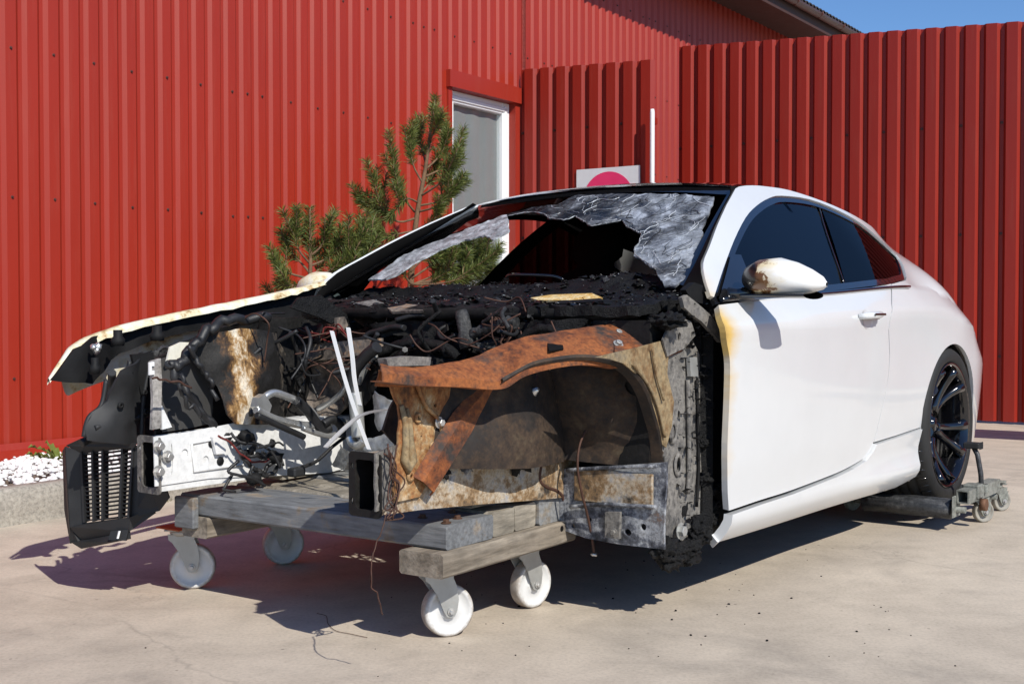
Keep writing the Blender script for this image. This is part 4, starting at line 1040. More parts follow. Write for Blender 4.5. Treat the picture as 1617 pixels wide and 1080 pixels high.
# ---- floor, firewall, toe board
panel('firewall', [(-.74, .30), (.62, .30), (.62, .94), (-.74, .94)], lambda y, z: (2.20+.05*fbm((y, z, 3), 3.5, 3), y, z), M['soot'], car, .05, .02, rough=.02, rscale=9.)
toe = yz([(2.3,0.449,0.424),(2.3,0.659,0.452),(2.3,0.851,0.477),(2.3,0.848,0.228),(2.3,0.715,0.227),(2.3,0.593,0.231),(2.3,0.49,0.248)])
panel('toe_board', toe, px_(2.30), M['bluegrey'], car, .03, .01, rough=.012, rscale=7., seed=2,
      holes=[ellipse(*yz([(2.3,0.732,0.266)])[0], .012, .010), ellipse(*yz([(2.3,0.597,0.288)])[0], .006, .006), ellipse(*yz([(2.3,0.781,0.286)])[0], .009, .010), ellipse(*yz([(2.3,0.536,0.263)])[0], .006, .006)])
mb = MB(); c4 = [(2.312,0.546,0.414),(2.312,0.817,0.442),(2.312,0.815,0.371),(2.312,0.551,0.342)]
ys_ = [p[1] for p in c4]; zs_ = [p[2] for p in c4]
mb.box((2.302, min(ys_), min(zs_)), (2.312, max(ys_), max(zs_)), .003); mb.build('toe_crossmember', M['rail_burnt'], car)
mb = MB(); c4 = [(2.34,0.679,0.325),(2.34,0.729,0.33),(2.34,0.727,0.252),(2.34,0.679,0.251)]; plate(mb, c4, .012); mb.bolt([(2.352,0.713,0.271)][0], (1, 0, 0), .008); mb.build('jacking_bracket', M['ash'], car)
# ---- wheel housing: the domed inner wall over the missing left front wheel
def dome(x, z):
    r2 = ((x-2.60)/.36)**2+((z-.52)/.34)**2
    return (x, .44+.15*max(0, 1-r2*.75)+.012*fbm((x, z, 1), 6, 3), z)
wh = [(2.34, .46), (2.34, .84), (2.45, .835), (2.60, .81), (2.80, .765), (2.95, .74), (3.02, .60), (2.95, .50), (2.6, .47)]
panel('wheel_house', wh, dome, M['rust_dark'], car, .03, .008, flip=True, holes=[ellipse(2.50, .735, .028, .022, 14, -.4)])
mb = MB()
for u in ((938, 590), (955, 590)):
    p = [(2.209,0.55,0.713),(2.145,0.55,0.71)][0 if u[0] == 938 else 1]; mb.box((p[0]-.022, .55, p[2]-.016), (p[0]+.018, .575, p[2]+.012), .005)
mb.build('tower_tab', M['rust_dark'], car)['kind'] = 'stuff'
def wh_rear(y, z):
    q = (y-.42)/.4
    return (2.36-.10*q+.05*math.exp(-((y-.58)/.14)**2-((z-.70)/.12)**2)+.012*fbm((y, z, 4), 6, 4)-.12*sstep(.74, .9, z), y, z)
panel('wheel_house_back', [(.40, .47), (.815, .45), (.82, .70), (.80, .86), (.6, .90), (.40, .90)], wh_rear, M['rust_dark'], car, .025, .008, holes=[ellipse(.745, .685, .030, .022, 14, -.5)])
# ---- chassis rails
def rail(name, s_, mat, mat_in, secs, flange_mat, yo=.50, yi=.412):
    o = empty(name); o.parent = car
    mb = MB()
    rows = [[(x, s_*yo, z0), (x, s_*yo, z1), (x, s_*yi, z1), (x, s_*yi, z0)] for x, z0, z1 in secs]
    mb.loft(rows, closed=True, smooth=False)
    mb.build('rail_skin', mat, o)
    x0, z0, z1 = secs[0]; e = .005
    mb = MB(); rows = [[(x, s_*(yo-e), z0+e), (x, s_*(yo-e), z1-e), (x, s_*(yi+e), z1-e), (x, s_*(yi+e), z0+e)] for x in (x0-.002, x0-.4)]
    mb.loft(rows, closed=True, smooth=False); mb.add(rows[1], [(0, 1, 2, 3)]); mb.build('rail_inside', mat_in, o)
    cy, cz, w, h = s_*(yo+yi)/2, (z0+z1)/2, yo-yi, z1-z0
    panel('end_flange', rrect(cy, cz, w+.022, h+.016, .012), px_(x0+.003), flange_mat, o, .02, .006, holes=[rrect(cy, cz, w-.022, h-.022, .012)]+[ellipse(cy+dy, cz+dz, .0065, .008, 10) for dy in (-w/2+.0005, w/2-.0005) for dz in (-.3*h, .3*h)])
    return o
lr = rail('chassis_rail', 1, M['rail_burnt'], M['soot'], [(3.105, .398, .545), (2.95, .392, .545), (2.7, .375, .535), (2.45, .355, .52), (2.22, .34, .50)], M['soot'])
lr['label'] = 'rusty left chassis rail with an open black end'
panel('rail_cheek', xz([(3.118,0.506,0.554),(3.074,0.506,0.566),(3.03,0.506,0.569),(3.035,0.506,0.508),(3.054,0.506,0.421),(3.118,0.506,0.41)]), py(.506), M['ash'], lr, .02, .006, flip=True,
      holes=[ellipse(*p, .010, .014, 12) for p in (xz([(3.104,0.506,0.51)])[0], xz([(3.104,0.506,0.443)])[0])], rough=.004, rscale=20)
rr = rail('chassis_rail', -1, M['rail_white'], M['soot'], [(3.085, .372, .528), (2.95, .372, .533), (2.7, .372, .545), (2.45, .365, .55), (2.22, .35, .54)], M['ash'])
rr['label'] = 'white right chassis rail with bolts and a dark open end'
ins = xz([(3.104,-0.407,0.537),(2.974,-0.407,0.543),(2.854,-0.407,0.552),(2.727,-0.407,0.563),(2.621,-0.407,0.551),(2.51,-0.407,0.535),(2.319,-0.407,0.521),(2.297,-0.407,0.449),(2.31,-0.407,0.366),(2.395,-0.407,0.357),(2.567,-0.407,0.367),(2.728,-0.407,0.38),(2.899,-0.407,0.393),(3.01,-0.407,0.392),(3.1,-0.407,0.391)])
panel('rail_inner_plate', ins, py(-.407), M['rail_white'], rr, .03, .004, flip=True,
      holes=[ellipse(*xz([(2.993,-0.407,0.476)])[0], .013, .016), ellipse(*xz([(2.915,-0.407,0.449)])[0], .012, .015), ellipse(*xz([(3.041,-0.407,0.465)])[0], .0035, .048, 16)])
mb = MB()
for p in [(3.093,-0.4,0.51),(3.062,-0.4,0.476),(3.094,-0.4,0.435)]: mb = MB(); mb.bolt(p, (0, 1, 0), .012, .018); mb.build('rail_bolt', M['steel'], rr)
for p in [(2.861,-0.405,0.442),(2.893,-0.405,0.5),(2.743,-0.405,0.457),(2.65,-0.405,0.479)]: 
    mb = MB(); mb.lathe([(.014, 0), (.012, .003), (0, .0035)], 14, Matrix.Translation(p) @ Matrix.Rotation(R(-90), 4, 'X')); mb.build('rubber_plug', M['plastic_dk'], rr)
mb = MB()                                       # pressed swages on the plate
for a, b in (("300,695", "382,682"), ("305,745", "385,735"), ("405,690", "530,690")): pass
sw = [(2.97,-0.404,0.507),(2.781,-0.404,0.519),(2.772,-0.404,0.421),(2.963,-0.404,0.421)]; mb.tube([sw[0], sw[1], sw[2], sw[3], sw[0]], .004, 6); mb.build('pressed_swage', M['rail_white'], rr)
mb = MB(); plate(mb, [(2.904,-0.396,0.521),(2.863,-0.396,0.522),(2.848,-0.396,0.489),(2.854,-0.396,0.466),(2.888,-0.396,0.467)], .012); mb.build('side_tab', M['rail_white'], rr)
# ---- left apron, brace, upper rail, hinge pillar
ap = empty('inner_wing'); ap.parent = car; ap['label'] = 'rusted left inner wing panel'
ap_o = xz([(3.109,0.512,0.761),(2.92,0.512,0.744),(2.71,0.512,0.732),(2.596,0.512,0.724),(2.617,0.512,0.664),(2.71,0.512,0.635),(2.784,0.512,0.606),(2.839,0.512,0.569),(2.873,0.512,0.534),(2.911,0.512,0.487),(2.941,0.512,0.453),(2.963,0.512,0.429),(3.018,0.512,0.426),(3.06,0.512,0.428),(3.06,0.512,0.479),(3.055,0.512,0.531),(3.046,0.512,0.564),(3.041,0.512,0.637),(3.043,0.512,0.669),(3.066,0.512,0.705),(3.071,0.512,0.725),(3.107,0.512,0.725)])
panel('inner_wing_skin', ap_o, py(.512), M['rust_tan'], ap, .02, .006, flip=True, rough=.006, rscale=14., seed=4,
      holes=[ellipse(*p, r_, r_, 10) for p, r_ in ((xz([(2.913,0.512,0.551)])[0], .006), (xz([(2.962,0.512,0.584)])[0], .004), (xz([(2.9,0.512,0.66)])[0], .005), (xz([(2.751,0.512,0.699)])[0], .006), (xz([(3.064,0.512,0.748)])[0], .006))])
mb = MB(); mb.tube([(3.039,0.519,0.669),(3.025,0.519,0.628),(3.023,0.519,0.572),(3.028,0.519,0.532),(3.014,0.519,0.507),(2.997,0.519,0.525),(3.006,0.519,0.571),(3.011,0.519,0.627),(3.02,0.519,0.66)], [.006, .009, .010, .012, .013, .012, .010, .009, .005], 8); mb.build('bead', M['fan'], ap)
mb = MB(); 
for p in [(2.897,0.52,0.616),(2.788,0.52,0.722),(2.715,0.52,0.729)]: mb.bolt(p, (0, 1, 0), .010, .014)
mb.build('bolt', M['steel'], ap)['kind'] = 'stuff'
for p in [(2.974,0.516,0.633),(2.915,0.516,0.553),(3.003,0.516,0.486)]:
    mb = MB(); mb.lathe([(.014, 0), (.013, .004), (.006, .005), (.005, .0)], 16, Matrix.Translation(p) @ Matrix.Rotation(R(-90), 4, 'X')); mb.build('weld_stud', M['rust_tan'], ap)
mb = MB()
mb.loft([[Vector(p)+Vector((0, dy, 0)) for p, dy in zip(q, (0, .02, .02, 0))] for q in ([(2.733,0.53,0.72),(2.71,0.53,0.712),(2.649,0.53,0.667),(2.631,0.53,0.645)], [(2.85,0.53,0.641),(2.829,0.53,0.632),(2.781,0.53,0.6),(2.765,0.53,0.581)], [(2.94,0.525,0.552),(2.915,0.525,0.543),(2.88,0.525,0.502),(2.865,0.525,0.489)], [(2.998,0.52,0.486),(2.979,0.52,0.471),(2.94,0.52,0.44),(2.93,0.52,0.428)])], smooth=False)
o = mb.build('diagonal_brace', M['rust'], ap)
md = o.modifiers.new('th', 'SOLIDIFY'); md.thickness = .004
mb = MB(); plate(mb, [(2.682,0.545,0.722),(2.596,0.545,0.732),(2.506,0.545,0.683),(2.527,0.545,0.672),(2.575,0.545,0.692),(2.622,0.545,0.663),(2.668,0.545,0.665)], .008); mb.build('lamp_bracket', M['rust'], ap)
mb = MB(); mb.lathe([(0, 0), (.012, 0), (.014, .01), (.009, .02), (.006, .03), (0, .03)], 10, Matrix.Translation([(2.534,0.55,0.672)][0]) @ Matrix.Rotation(R(-60), 4, 'X')); mb.build('clip', M['alu'], ap)
ur = empty('upper_rail'); ur.parent = car; ur['label'] = 'orange rusted upper rail curving back to the hinge pillar'
inner = [(3.149,0.55,0.774),(3.035,0.55,0.767),(2.926,0.56,0.77),(2.822,0.57,0.787),(2.713,0.58,0.816),(2.625,0.6,0.837),(2.503,0.62,0.852),(2.372,0.64,0.862),(2.25,0.66,0.872),(2.121,0.68,0.885),(2.002,0.7,0.892),(1.924,0.71,0.89)]
outer = [(3.198,0.6,0.767),(3.079,0.61,0.752),(2.934,0.63,0.742),(2.843,0.65,0.732),(2.802,0.67,0.737),(2.757,0.69,0.763),(2.666,0.71,0.78),(2.569,0.74,0.788),(2.489,0.77,0.783),(2.423,0.79,0.775),(2.294,0.805,0.789),(2.143,0.815,0.816)]
inn = smooth_poly(inner, 4); outp = smooth_poly(outer, 4)
rows = []
for a, b in zip(inn, outp):
    a, b = Vector(a), Vector(b); d_ = (b-a)
    w = .004*fbm(a, 9, 3)
    rows.append([a+Vector((0, -.02, -.05)), a+Vector((0, 0, -.008)), a+d_*.05+Vector((0, 0, .003+w)), a+d_*.35+Vector((0, 0, .007-w)), a+d_*.7+Vector((0, 0, .005+w)), a+d_*.97, b+Vector((0, .004, -.006)), b+Vector((0, .004, -.028)), b+Vector((0, -.035, -.030))])
mb = MB(); mb.loft(rows, smooth=False); o = mb.build('rail_top', M['rust'], ur); md = o.modifiers.new('th', 'SOLIDIFY'); md.thickness = .003
mb = MB(); plate(mb, [Vector(p)+Vector((.0, .006, .013)) for p in [(2.592,0.64,0.811),(2.526,0.645,0.815),(2.596,0.7,0.79),(2.656,0.695,0.786)]], .004); mb.build('rail_slot', M['interior'], ur)
mb = MB(); rows = []
for k in range(5):
    pass
for p in [(2.31,0.7,0.836),(2.389,0.75,0.807)]:
    mb = MB(); mb.bolt(Vector(p)+Vector((0, 0, .006)), (.2, .6, .8), .010, .010); mb.build('rail_bolt', M['zinc'], ur)
mb = MB(); plate(mb, [(2.29,0.67,0.854),(2.25,0.675,0.857),(2.407,0.78,0.792),(2.449,0.775,0.789)], .010); mb.build('joint_strap', M['rust'], ur)
mb = MB(); plate(mb, [(3.153,0.56,0.791),(3.07,0.56,0.795),(2.989,0.56,0.79),(2.994,0.56,0.769),(3.147,0.56,0.773)], .03); mb.build('damped_pad', M['ash'], ur)
hp_ = empty('hinge_pillar'); hp_.parent = car; hp_['label'] = 'ash grey flaking hinge pillar ahead of the door'
fan_o = xz([(2.616,0.822,0.785),(2.516,0.822,0.796),(2.425,0.822,0.804),(2.266,0.822,0.822),(2.237,0.822,0.777),(2.244,0.822,0.726),(2.203,0.822,0.643),(2.213,0.822,0.574),(2.25,0.822,0.514),(2.279,0.822,0.528),(2.297,0.822,0.58),(2.325,0.822,0.625),(2.363,0.822,0.685),(2.418,0.822,0.733),(2.484,0.822,0.764),(2.554,0.822,0.778)])
cap_o = xz([(2.283,0.832,0.824),(2.24,0.832,0.865),(2.159,0.832,0.885),(2.117,0.832,0.876),(2.089,0.832,0.834),(2.158,0.832,0.796),(2.254,0.832,0.776)])
panel('gusset_cap', cap_o, py(.832), M['ash'], hp_, .016, .006, flip=True, rough=.004, rscale=14, seed=3, holes=[ellipse(*xz([(2.185,0.832,0.832)])[0], .008, .013, 12)])
panel('gusset', fan_o, py(.826), M['fan'], hp_, .02, .005, flip=True, rough=.003, rscale=8, seed=6,
      holes=[ellipse(*p, a, b, 12) for p, a, b in ((xz([(2.37,0.822,0.719)])[0], .003, .006), (xz([(2.363,0.822,0.692)])[0], .003, .006))])
pil_o = xz([(2.239,0.815,0.781),(2.081,0.815,0.815),(2.034,0.815,0.775),(2.025,0.815,0.66),(2.008,0.815,0.581),(2.003,0.815,0.387),(2.014,0.815,0.311),(2.026,0.815,0.239),(2.085,0.815,0.213),(2.177,0.815,0.208),(2.272,0.815,0.218),(2.276,0.815,0.344),(2.27,0.815,0.463),(2.263,0.815,0.533),(2.296,0.815,0.616),(2.31,0.815,0.711)])
panel('pillar_skin', pil_o, py(.815), M['ash'], hp_, .018, .006, flip=True, rough=.005, rscale=12, seed=9, edge_jag=.004,
      holes=[ellipse(*p, a, b, 14) for p, a, b in ((xz([(2.212,0.815,0.557)])[0], .011, .020), (xz([(2.168,0.815,0.549)])[0], .008, .014), (xz([(2.157,0.815,0.601)])[0], .008, .013), (xz([(2.159,0.815,0.453)])[0], .010, .018), (xz([(2.226,0.815,0.388)])[0], .009, .016), (xz([(2.045,0.815,0.691)])[0], .012, .016), (xz([(2.02,0.815,0.518)])[0], .007, .014), (xz([(2.085,0.815,0.744)])[0], .005, .016))])
mb = MB()
for cpt in [(2.199,0.82,0.554),(2.168,0.82,0.455)]:
    mb = MB(); mb.lathe([(.030, 0), (.027, .004), (.021, .005), (.018, 0)], 18, Matrix.Translation(cpt) @ Matrix.Rotation(R(-90), 4, 'X') @ Matrix.Diagonal((.8, 1.2, 1, 1))); mb.build('pressed_rim', M['ash'], hp_)
mb = MB(); mb.box((2.06, .60, .26), (2.29, .795, .88)); mb.build('pillar_core', M['soot'], hp_)
mb = MB(); plate(mb, [(2.131,0.83,0.771),(2.085,0.83,0.769),(2.077,0.83,0.712),(2.123,0.83,0.714)], .012); mb.build('striker_plate', M['zinc'], hp_)
mb = MB(); mb.bolt([(2.173,0.83,0.262)][0], (0, 1, 0), .016, .016); mb.build('bolt', M['zinc'], hp_)
# charred remains in the gap behind the pillar and at its foot
mb = MB()
rows = []
for z in np.linspace(.24, .94, 44):
    rows.append([(2.00+.0*z, .845, z)]+[(x, .80+.022*fbm((x*2, z*.6, 0), 7, 4, 3), z) for x in np.linspace(2.03, 2.22, 14)])
mb.loft(rows); mb.build('charred_pillar_cover', M['char'], car)
rg = random.Random(5)
for u, v, r_ in ((1060, 868, .05), (1085, 872, .05), (1102, 862, .045), (1072, 882, .055), (1098, 880, .045), (1120, 845, .045), (1130, 822, .04), (1134, 800, .030), (1128, 775, .03), (1120, 755, .035), (1138, 770, .022), (1108, 842, .04), (1116, 700, .025), (1125, 640, .022), (1120, 590, .024)):
    pass
for i, p in enumerate([(2.243,0.84,0.218),(2.149,0.84,0.196),(2.083,0.84,0.204),(2.198,0.84,0.188),(2.099,0.84,0.176),(2.012,0.84,0.226),(1.971,0.84,0.265),(1.955,0.84,0.306),(1.98,0.84,0.358),(2.013,0.84,0.4),(1.939,0.84,0.362),(2.06,0.84,0.239),(2.03,0.84,0.508),(1.995,0.84,0.62),(2.016,0.84,0.718)]):
    mb = MB(); r_ = (.045, .045, .04, .05, .04, .035, .032, .026, .024, .03, .02, .036, .02, .018, .02)[i]
    blob(mb, Vector(p)-Vector((0, r_*.6, 0)), (r_, r_*.7, r_*.7), i*1.7, 4, .6, 9.); mb.build('charred_scrap', M['char'], car)
# bonnet hinge
hg = empty('bonnet_hinge'); hg.parent = car
mb = MB(); plate(mb, [(2.205,0.845,0.946),(2.175,0.845,0.954),(2.106,0.845,0.928),(2.035,0.845,0.898),(1.978,0.845,0.863),(1.932,0.845,0.824),(1.965,0.845,0.811),(2.026,0.845,0.845),(2.082,0.845,0.875),(2.144,0.845,0.896),(2.19,0.845,0.917)], .012); mb.build('hinge_arm', M['ash'], hg)
mb = MB(); plate(mb, [(2.154,0.825,0.969),(2.101,0.825,0.992),(2.038,0.825,0.982),(1.989,0.825,0.948),(1.956,0.825,0.918),(1.981,0.825,0.906),(2.046,0.825,0.929),(2.116,0.825,0.936)], .02); mb.build('hinge_plate', M['plastic_dk'], hg)
mb = MB(); plate(mb, [(2.009,0.84,0.91),(1.977,0.84,0.917),(1.935,0.84,0.851),(1.947,0.84,0.836),(1.993,0.84,0.867)], .01); mb.build('hinge_link', M['soot'], hg)
# ---- cowl and dashboard: charred shelves
def cowl(y, x):
    z = .935+.03*(2.30-x)/.3+.010*fbm((x, y, 0), 6, 4, 2)+.018*max(0, fbm((x, y, 5), 14, 4, 7))
    z -= .012
    return (x, y, z)
panel('cowl', [(-.72, 1.98), (.76, 1.98), (.80, 2.12), (.74, 2.30), (.3, 2.33), (-.2, 2.33), (-.60, 2.30), (-.74, 2.15)], cowl, M['char'], car, .022, .03, rough=.008, rscale=30, seed=2, flip=True, edge_jag=.012)
def dash(y, x):
    z = .945+.05*sstep(2.02, 1.85, x)+.02*fbm((x, y, 9), 5, 4)+.045*math.exp(-((y-.42)/.20)**2-((x-1.85)/.16)**2)-.05*sstep(1.6, 1.5, x)
    z += .012*abs(fbm((x, y, 2), 18, 4, 3))
    return (x, y, z)
panel('dashboard', [(-.72, 1.50), (.72, 1.50), (.74, 2.02), (-.74, 2.02)], dash, M['char'], car, .022, .03, rough=.008, rscale=30, seed=4, flip=True)
mb = MB(); mb.box((1.5, -.72, .45), (1.56, .72, .93)); mb.build('dash_front', M['interior'], car)
mb = MB(); mb.tube(smooth_poly([(1.75,-0.139,1.033),(1.75,-0.115,1.042),(1.75,0.006,1.038),(1.75,0.079,1.032),(1.75,0.117,1.02)], 4), .006, 6); mb.build('bent_trim', M['gloss_black'], car)
for i, p in enumerate([(2.22,0.336,0.95),(2.22,0.48,0.956),(2.22,0.573,0.944),(2.22,0.468,0.937)]): pass
mb = MB(); plate(mb, [(2.2,0.304,0.946),(2.16,0.354,0.956),(2.16,0.51,0.959),(2.2,0.576,0.944),(2.22,0.48,0.937),(2.22,0.348,0.938)], .008); mb.build('scorched_trim', M['yellow'], car)
mb = MB(); plate(mb, [(2.23,0.428,0.935),(2.22,0.58,0.942),(2.24,0.604,0.934),(2.25,0.451,0.927)], .008); mb.build('trim_lip', M['plastic_dk'], car)
for i, q in enumerate(([(2.33,-0.194,0.915),(2.28,-0.16,0.928),(2.28,-0.07,0.923),(2.35,-0.019,0.906),(2.35,-0.153,0.902)], [(2.32,0.199,0.906),(2.27,0.261,0.916),(2.28,0.333,0.91),(2.34,0.364,0.892),(2.35,0.248,0.89)], [(2.3,-0.378,0.933),(2.26,-0.326,0.944),(2.27,-0.268,0.932),(2.33,-0.259,0.917)])):
    mb = MB(); plate(mb, q, .008); mb.build('cowl_flap', (M['bracket'], M['soot'], M['ash'])[i], car)
# ---- lumps of burnt equipment in the bay
lumps = [([(2.3,-0.072,0.816)], .09, .045, 'char'), ([(2.36,0.089,0.799)], .08, .045, 'char'), ([(2.36,-0.06,0.766)], .07, .04, 'char'), ([(2.34,0.146,0.85)], .035, .055, 'char_grey'), ([(2.38,0.26,0.832)], .045, .025, 'char_grey'),
         ([(2.35,0.323,0.822)], .06, .035, 'char'), ([(2.33,0.428,0.837)], .07, .03, 'char'), ([(2.4,0.084,0.76)], .08, .04, 'char'), ([(2.4,-0.107,0.746)], .07, .05, 'char'), ([(2.36,-0.319,0.825)], .05, .03, 'char'),
         ([(2.28,0.828,0.913)], .05, .03, 'char'), ([(2.42,-0.187,0.786)], .05, .035, 'char'), ([(2.34,-0.22,0.815)], .06, .035, 'char')]

for i, (pp_, r_, h_, mt) in enumerate(lumps):
    mb = MB(); blob(mb, Vector(pp_[0])+Vector((-.03, 0, -.035)), (r_*.8, r_, h_*.8), i*2.3+1, 4, .6, 9.); mb.build('charred_lump', M[{'ash': 'char_grey', 'bluegrey': 'char_grey', 'soot': 'char'}.get(mt, mt)], car)
# ---- right side of the bay
panel('inner_wing_liner', xz([(3.005,-0.53,0.762),(2.877,-0.53,0.8),(2.79,-0.53,0.849),(2.62,-0.53,0.879),(2.423,-0.53,0.889),(2.273,-0.53,0.844),(2.147,-0.53,0.75),(2.015,-0.53,0.605),(2.016,-0.53,0.44),(3.009,-0.53,0.521)]), lambda x, z: (x, -.53+.03*fbm((x, z, 0), 4, 3), z), M['soot'], car, .035, .01, flip=True, rough=.012, rscale=10)
panel('plastic_shield', xz([(3.021,-0.49,0.756),(2.967,-0.49,0.77),(2.908,-0.49,0.76),(2.855,-0.49,0.711),(2.831,-0.49,0.646),(2.822,-0.49,0.553),(2.91,-0.49,0.543),(3.013,-0.49,0.54)]), lambda x, z: (x, -.49+.02*math.sin(x*14)*math.sin(z*11), z), plain('dusty_grey_plastic', (.040, .039, .038), .7, 0, .3, 6), car, .03, .006, flip=True)
def tower(x, z):
    r_ = (x-2.74)/.20
    return (x, -.50+.13*max(0, 1-r_*r_)**.6*(1-.35*sstep(.62, .9, z))+.012*fbm((x, z, 2), 11, 4), z)
panel('strut_tower', xz([(2.939,-0.45,0.797),(2.866,-0.45,0.839),(2.761,-0.45,0.854),(2.662,-0.45,0.844),(2.553,-0.45,0.831),(2.509,-0.45,0.762),(2.515,-0.45,0.656),(2.549,-0.45,0.584),(2.583,-0.45,0.546),(2.701,-0.45,0.546),(2.819,-0.45,0.555),(2.848,-0.45,0.589),(2.867,-0.45,0.673),(2.911,-0.45,0.734)]), tower, M['tower_paint'], car, .02, .01, flip=True, rough=.012, rscale=18, seed=3)
mb = MB(); plate(mb, [(2.991,-0.48,0.798),(2.951,-0.48,0.812),(2.901,-0.48,0.81),(2.916,-0.48,0.78),(2.954,-0.48,0.762),(3.005,-0.48,0.752)], .008); mb.build('white_gusset', M['cream'], car)
mb = MB(); plate(mb, [(3.073,-0.465,0.758),(3.039,-0.465,0.765),(3.035,-0.465,0.7),(3.038,-0.465,0.623),(3.018,-0.465,0.557),(3.072,-0.465,0.553),(3.067,-0.465,0.644)], .012); mb.build('support_post', mottled('dusty_post', [(.3, (.12, .11, .10)), (.5, (.34, .32, .30)), (.7, (.5, .48, .45))], 5., seed=61), car)
mb = MB(); plate(mb, [(3.039,-0.46,0.624),(3.003,-0.46,0.556),(3.038,-0.46,0.551)], .01); mb.build('post_foot', M['rail_white'], car)
mb = MB(); plate(mb, [(3.085,-0.455,0.755),(3.067,-0.455,0.756),(3.067,-0.455,0.743),(3.076,-0.455,0.743),(3.076,-0.455,0.73),(3.067,-0.455,0.73),(3.067,-0.455,0.718),(3.085,-0.455,0.717)], .006); mb.build('white_clip', M['strip'], car)
# cross bracket with its tab on the firewall
mb = MB(); q4 = [(2.4,-0.582,0.789),(2.4,-0.369,0.804),(2.4,-0.157,0.819),(2.4,-0.157,0.773),(2.4,-0.354,0.748),(2.4,-0.582,0.728)]; plate(mb, q4, .02); mb.build('cross_bracket', M['bracket'], car)
mb = MB(); plate(mb, [(2.415,-0.572,0.823),(2.415,-0.533,0.83),(2.415,-0.521,0.791),(2.415,-0.527,0.749),(2.415,-0.569,0.75),(2.415,-0.562,0.788)], .012); mb.build('bracket_tab', M['rust'], car)
panel('burnt_insulation', yz([(2.36,-0.678,0.81),(2.36,-0.625,0.822),(2.36,-0.441,0.758),(2.36,-0.319,0.739),(2.36,-0.313,0.654),(2.36,-0.365,0.587),(2.36,-0.442,0.539),(2.36,-0.601,0.553),(2.36,-0.66,0.618),(2.36,-0.639,0.698)]), lambda y, z: (2.36+.035*fbm((y, z, 7), 8, 4), y, z), M['bracket'], car, .02, .01, rough=.014, rscale=20, seed=8)
mb = MB(); plate(mb, [(2.542,-0.4,0.952),(2.443,-0.4,0.962),(2.339,-0.4,0.907),(2.231,-0.4,0.849),(2.324,-0.4,0.837),(2.443,-0.4,0.885),(2.576,-0.4,0.919)], .010); mb.build('torn_plate', M['char'], car)
mb = MB(); plate(mb, [(2.398,-0.37,0.885),(2.36,-0.37,0.889),(2.345,-0.37,0.859),(2.369,-0.37,0.842),(2.399,-0.37,0.855)], .012); mb.build('lug', M['bracket'], car)
# heat foil, expanded mesh look
def foil(o_, ax, mat=M['foil']):
    panel('heat_foil', o_, ax, mat, car, .011, .003, rough=.006, rscale=60, edge_jag=.006)
foil(yz([(2.6,-0.013,0.647),(2.6,0.027,0.662),(2.6,0.1,0.638),(2.6,0.11,0.595),(2.6,0.095,0.554),(2.6,0.042,0.543),(2.6,0.011,0.58)]), lambda y, z: (2.60+.03*math.sin(y*30), y, z))
foil(yz([(2.5,-0.239,0.39),(2.5,-0.181,0.45),(2.5,-0.102,0.506),(2.5,0.002,0.533),(2.5,0.007,0.463),(2.5,-0.139,0.443),(2.5,-0.193,0.39)]), lambda y, z: (2.50+.02*math.sin(z*30), y, z))
foil(yz([(2.42,-0.372,0.386),(2.42,-0.326,0.452),(2.42,-0.273,0.434),(2.42,-0.285,0.37)]), lambda y, z: (2.42, y, z))
# ---- right wing: outer skin, rolled cream edge, black inner side
top = smooth_poly([(3.189,-0.83,0.698),(3.161,-0.83,0.736),(3.13,-0.83,0.771),(3.108,-0.83,0.792),(3.067,-0.83,0.814),(3.017,-0.83,0.833),(2.899,-0.83,0.865),(2.697,-0.83,0.902),(2.479,-0.83,0.938),(2.273,-0.83,0.973),(2.147,-0.83,0.996),(2.049,-0.83,1.017),(1.989,-0.83,1.033)], 4)
mb = MB(); rows = []
for i, p in enumerate(top):
    x, y, z = p; k = sstep(3.17, 3.06, x); n_ = .003*noise.noise(Vector((x*20, 0, 0)))
    yo = -.825-.03*k
    rows.append([(x, yo-.05*k, z-.16*k-.02), (x, yo-.035*k, z-.07*k-.01), (x, yo-.012*k, z-.015), (x, yo+.01*(.3+.7*k), z+.001+n_), (x, yo+.03*(.3+.7*k), z+.002+n_), (x, yo+.044*(.3+.7*k), z-.003), (x, yo+.049*(.3+.7*k), z-.009-n_), (x, yo+.052*(.3+.7*k), z-.011-.007*k*sstep(2.0, 2.35, x)-.010*abs(fbm((x, 0, 0), 14, 3)))])
mb.loft(rows); o = mb.build('front_wing', M['cream'], car); o['label'] = 'scorched cream edge of the right front wing'
inn_o = xz([(3.201,-0.8,0.694),(3.149,-0.8,0.76),(3.122,-0.8,0.787),(3.037,-0.8,0.824),(2.92,-0.8,0.855),(2.72,-0.8,0.889),(2.504,-0.8,0.925),(2.299,-0.8,0.958),(2.143,-0.8,0.979),(2.011,-0.8,1.01),(1.944,-0.8,0.962),(2.079,-0.8,0.888),(2.33,-0.8,0.842),(2.588,-0.8,0.845),(2.772,-0.8,0.813),(2.847,-0.8,0.793),(2.92,-0.8,0.766),(2.987,-0.8,0.715),(3.054,-0.8,0.677),(3.128,-0.8,0.685)])
panel('wing_inner', inn_o, lambda x, z: (x, -.838+.055*sstep(2.9, 3.12, x)+.012*fbm((x, z, 0), 6, 3), z), M['plastic_dk'], car, .03, .01, flip=True, rough=.008, rscale=14, edge_jag=.004)
mb = MB(); plate(mb, [(2.881,-0.76,0.77),(2.699,-0.76,0.812),(2.565,-0.76,0.863),(2.423,-0.76,0.889),(2.305,-0.76,0.893),(2.365,-0.76,0.861),(2.537,-0.76,0.823),(2.684,-0.76,0.786),(2.827,-0.76,0.752),(2.862,-0.76,0.751)], .012); mb.build('wing_ledge', M['soot'], car)
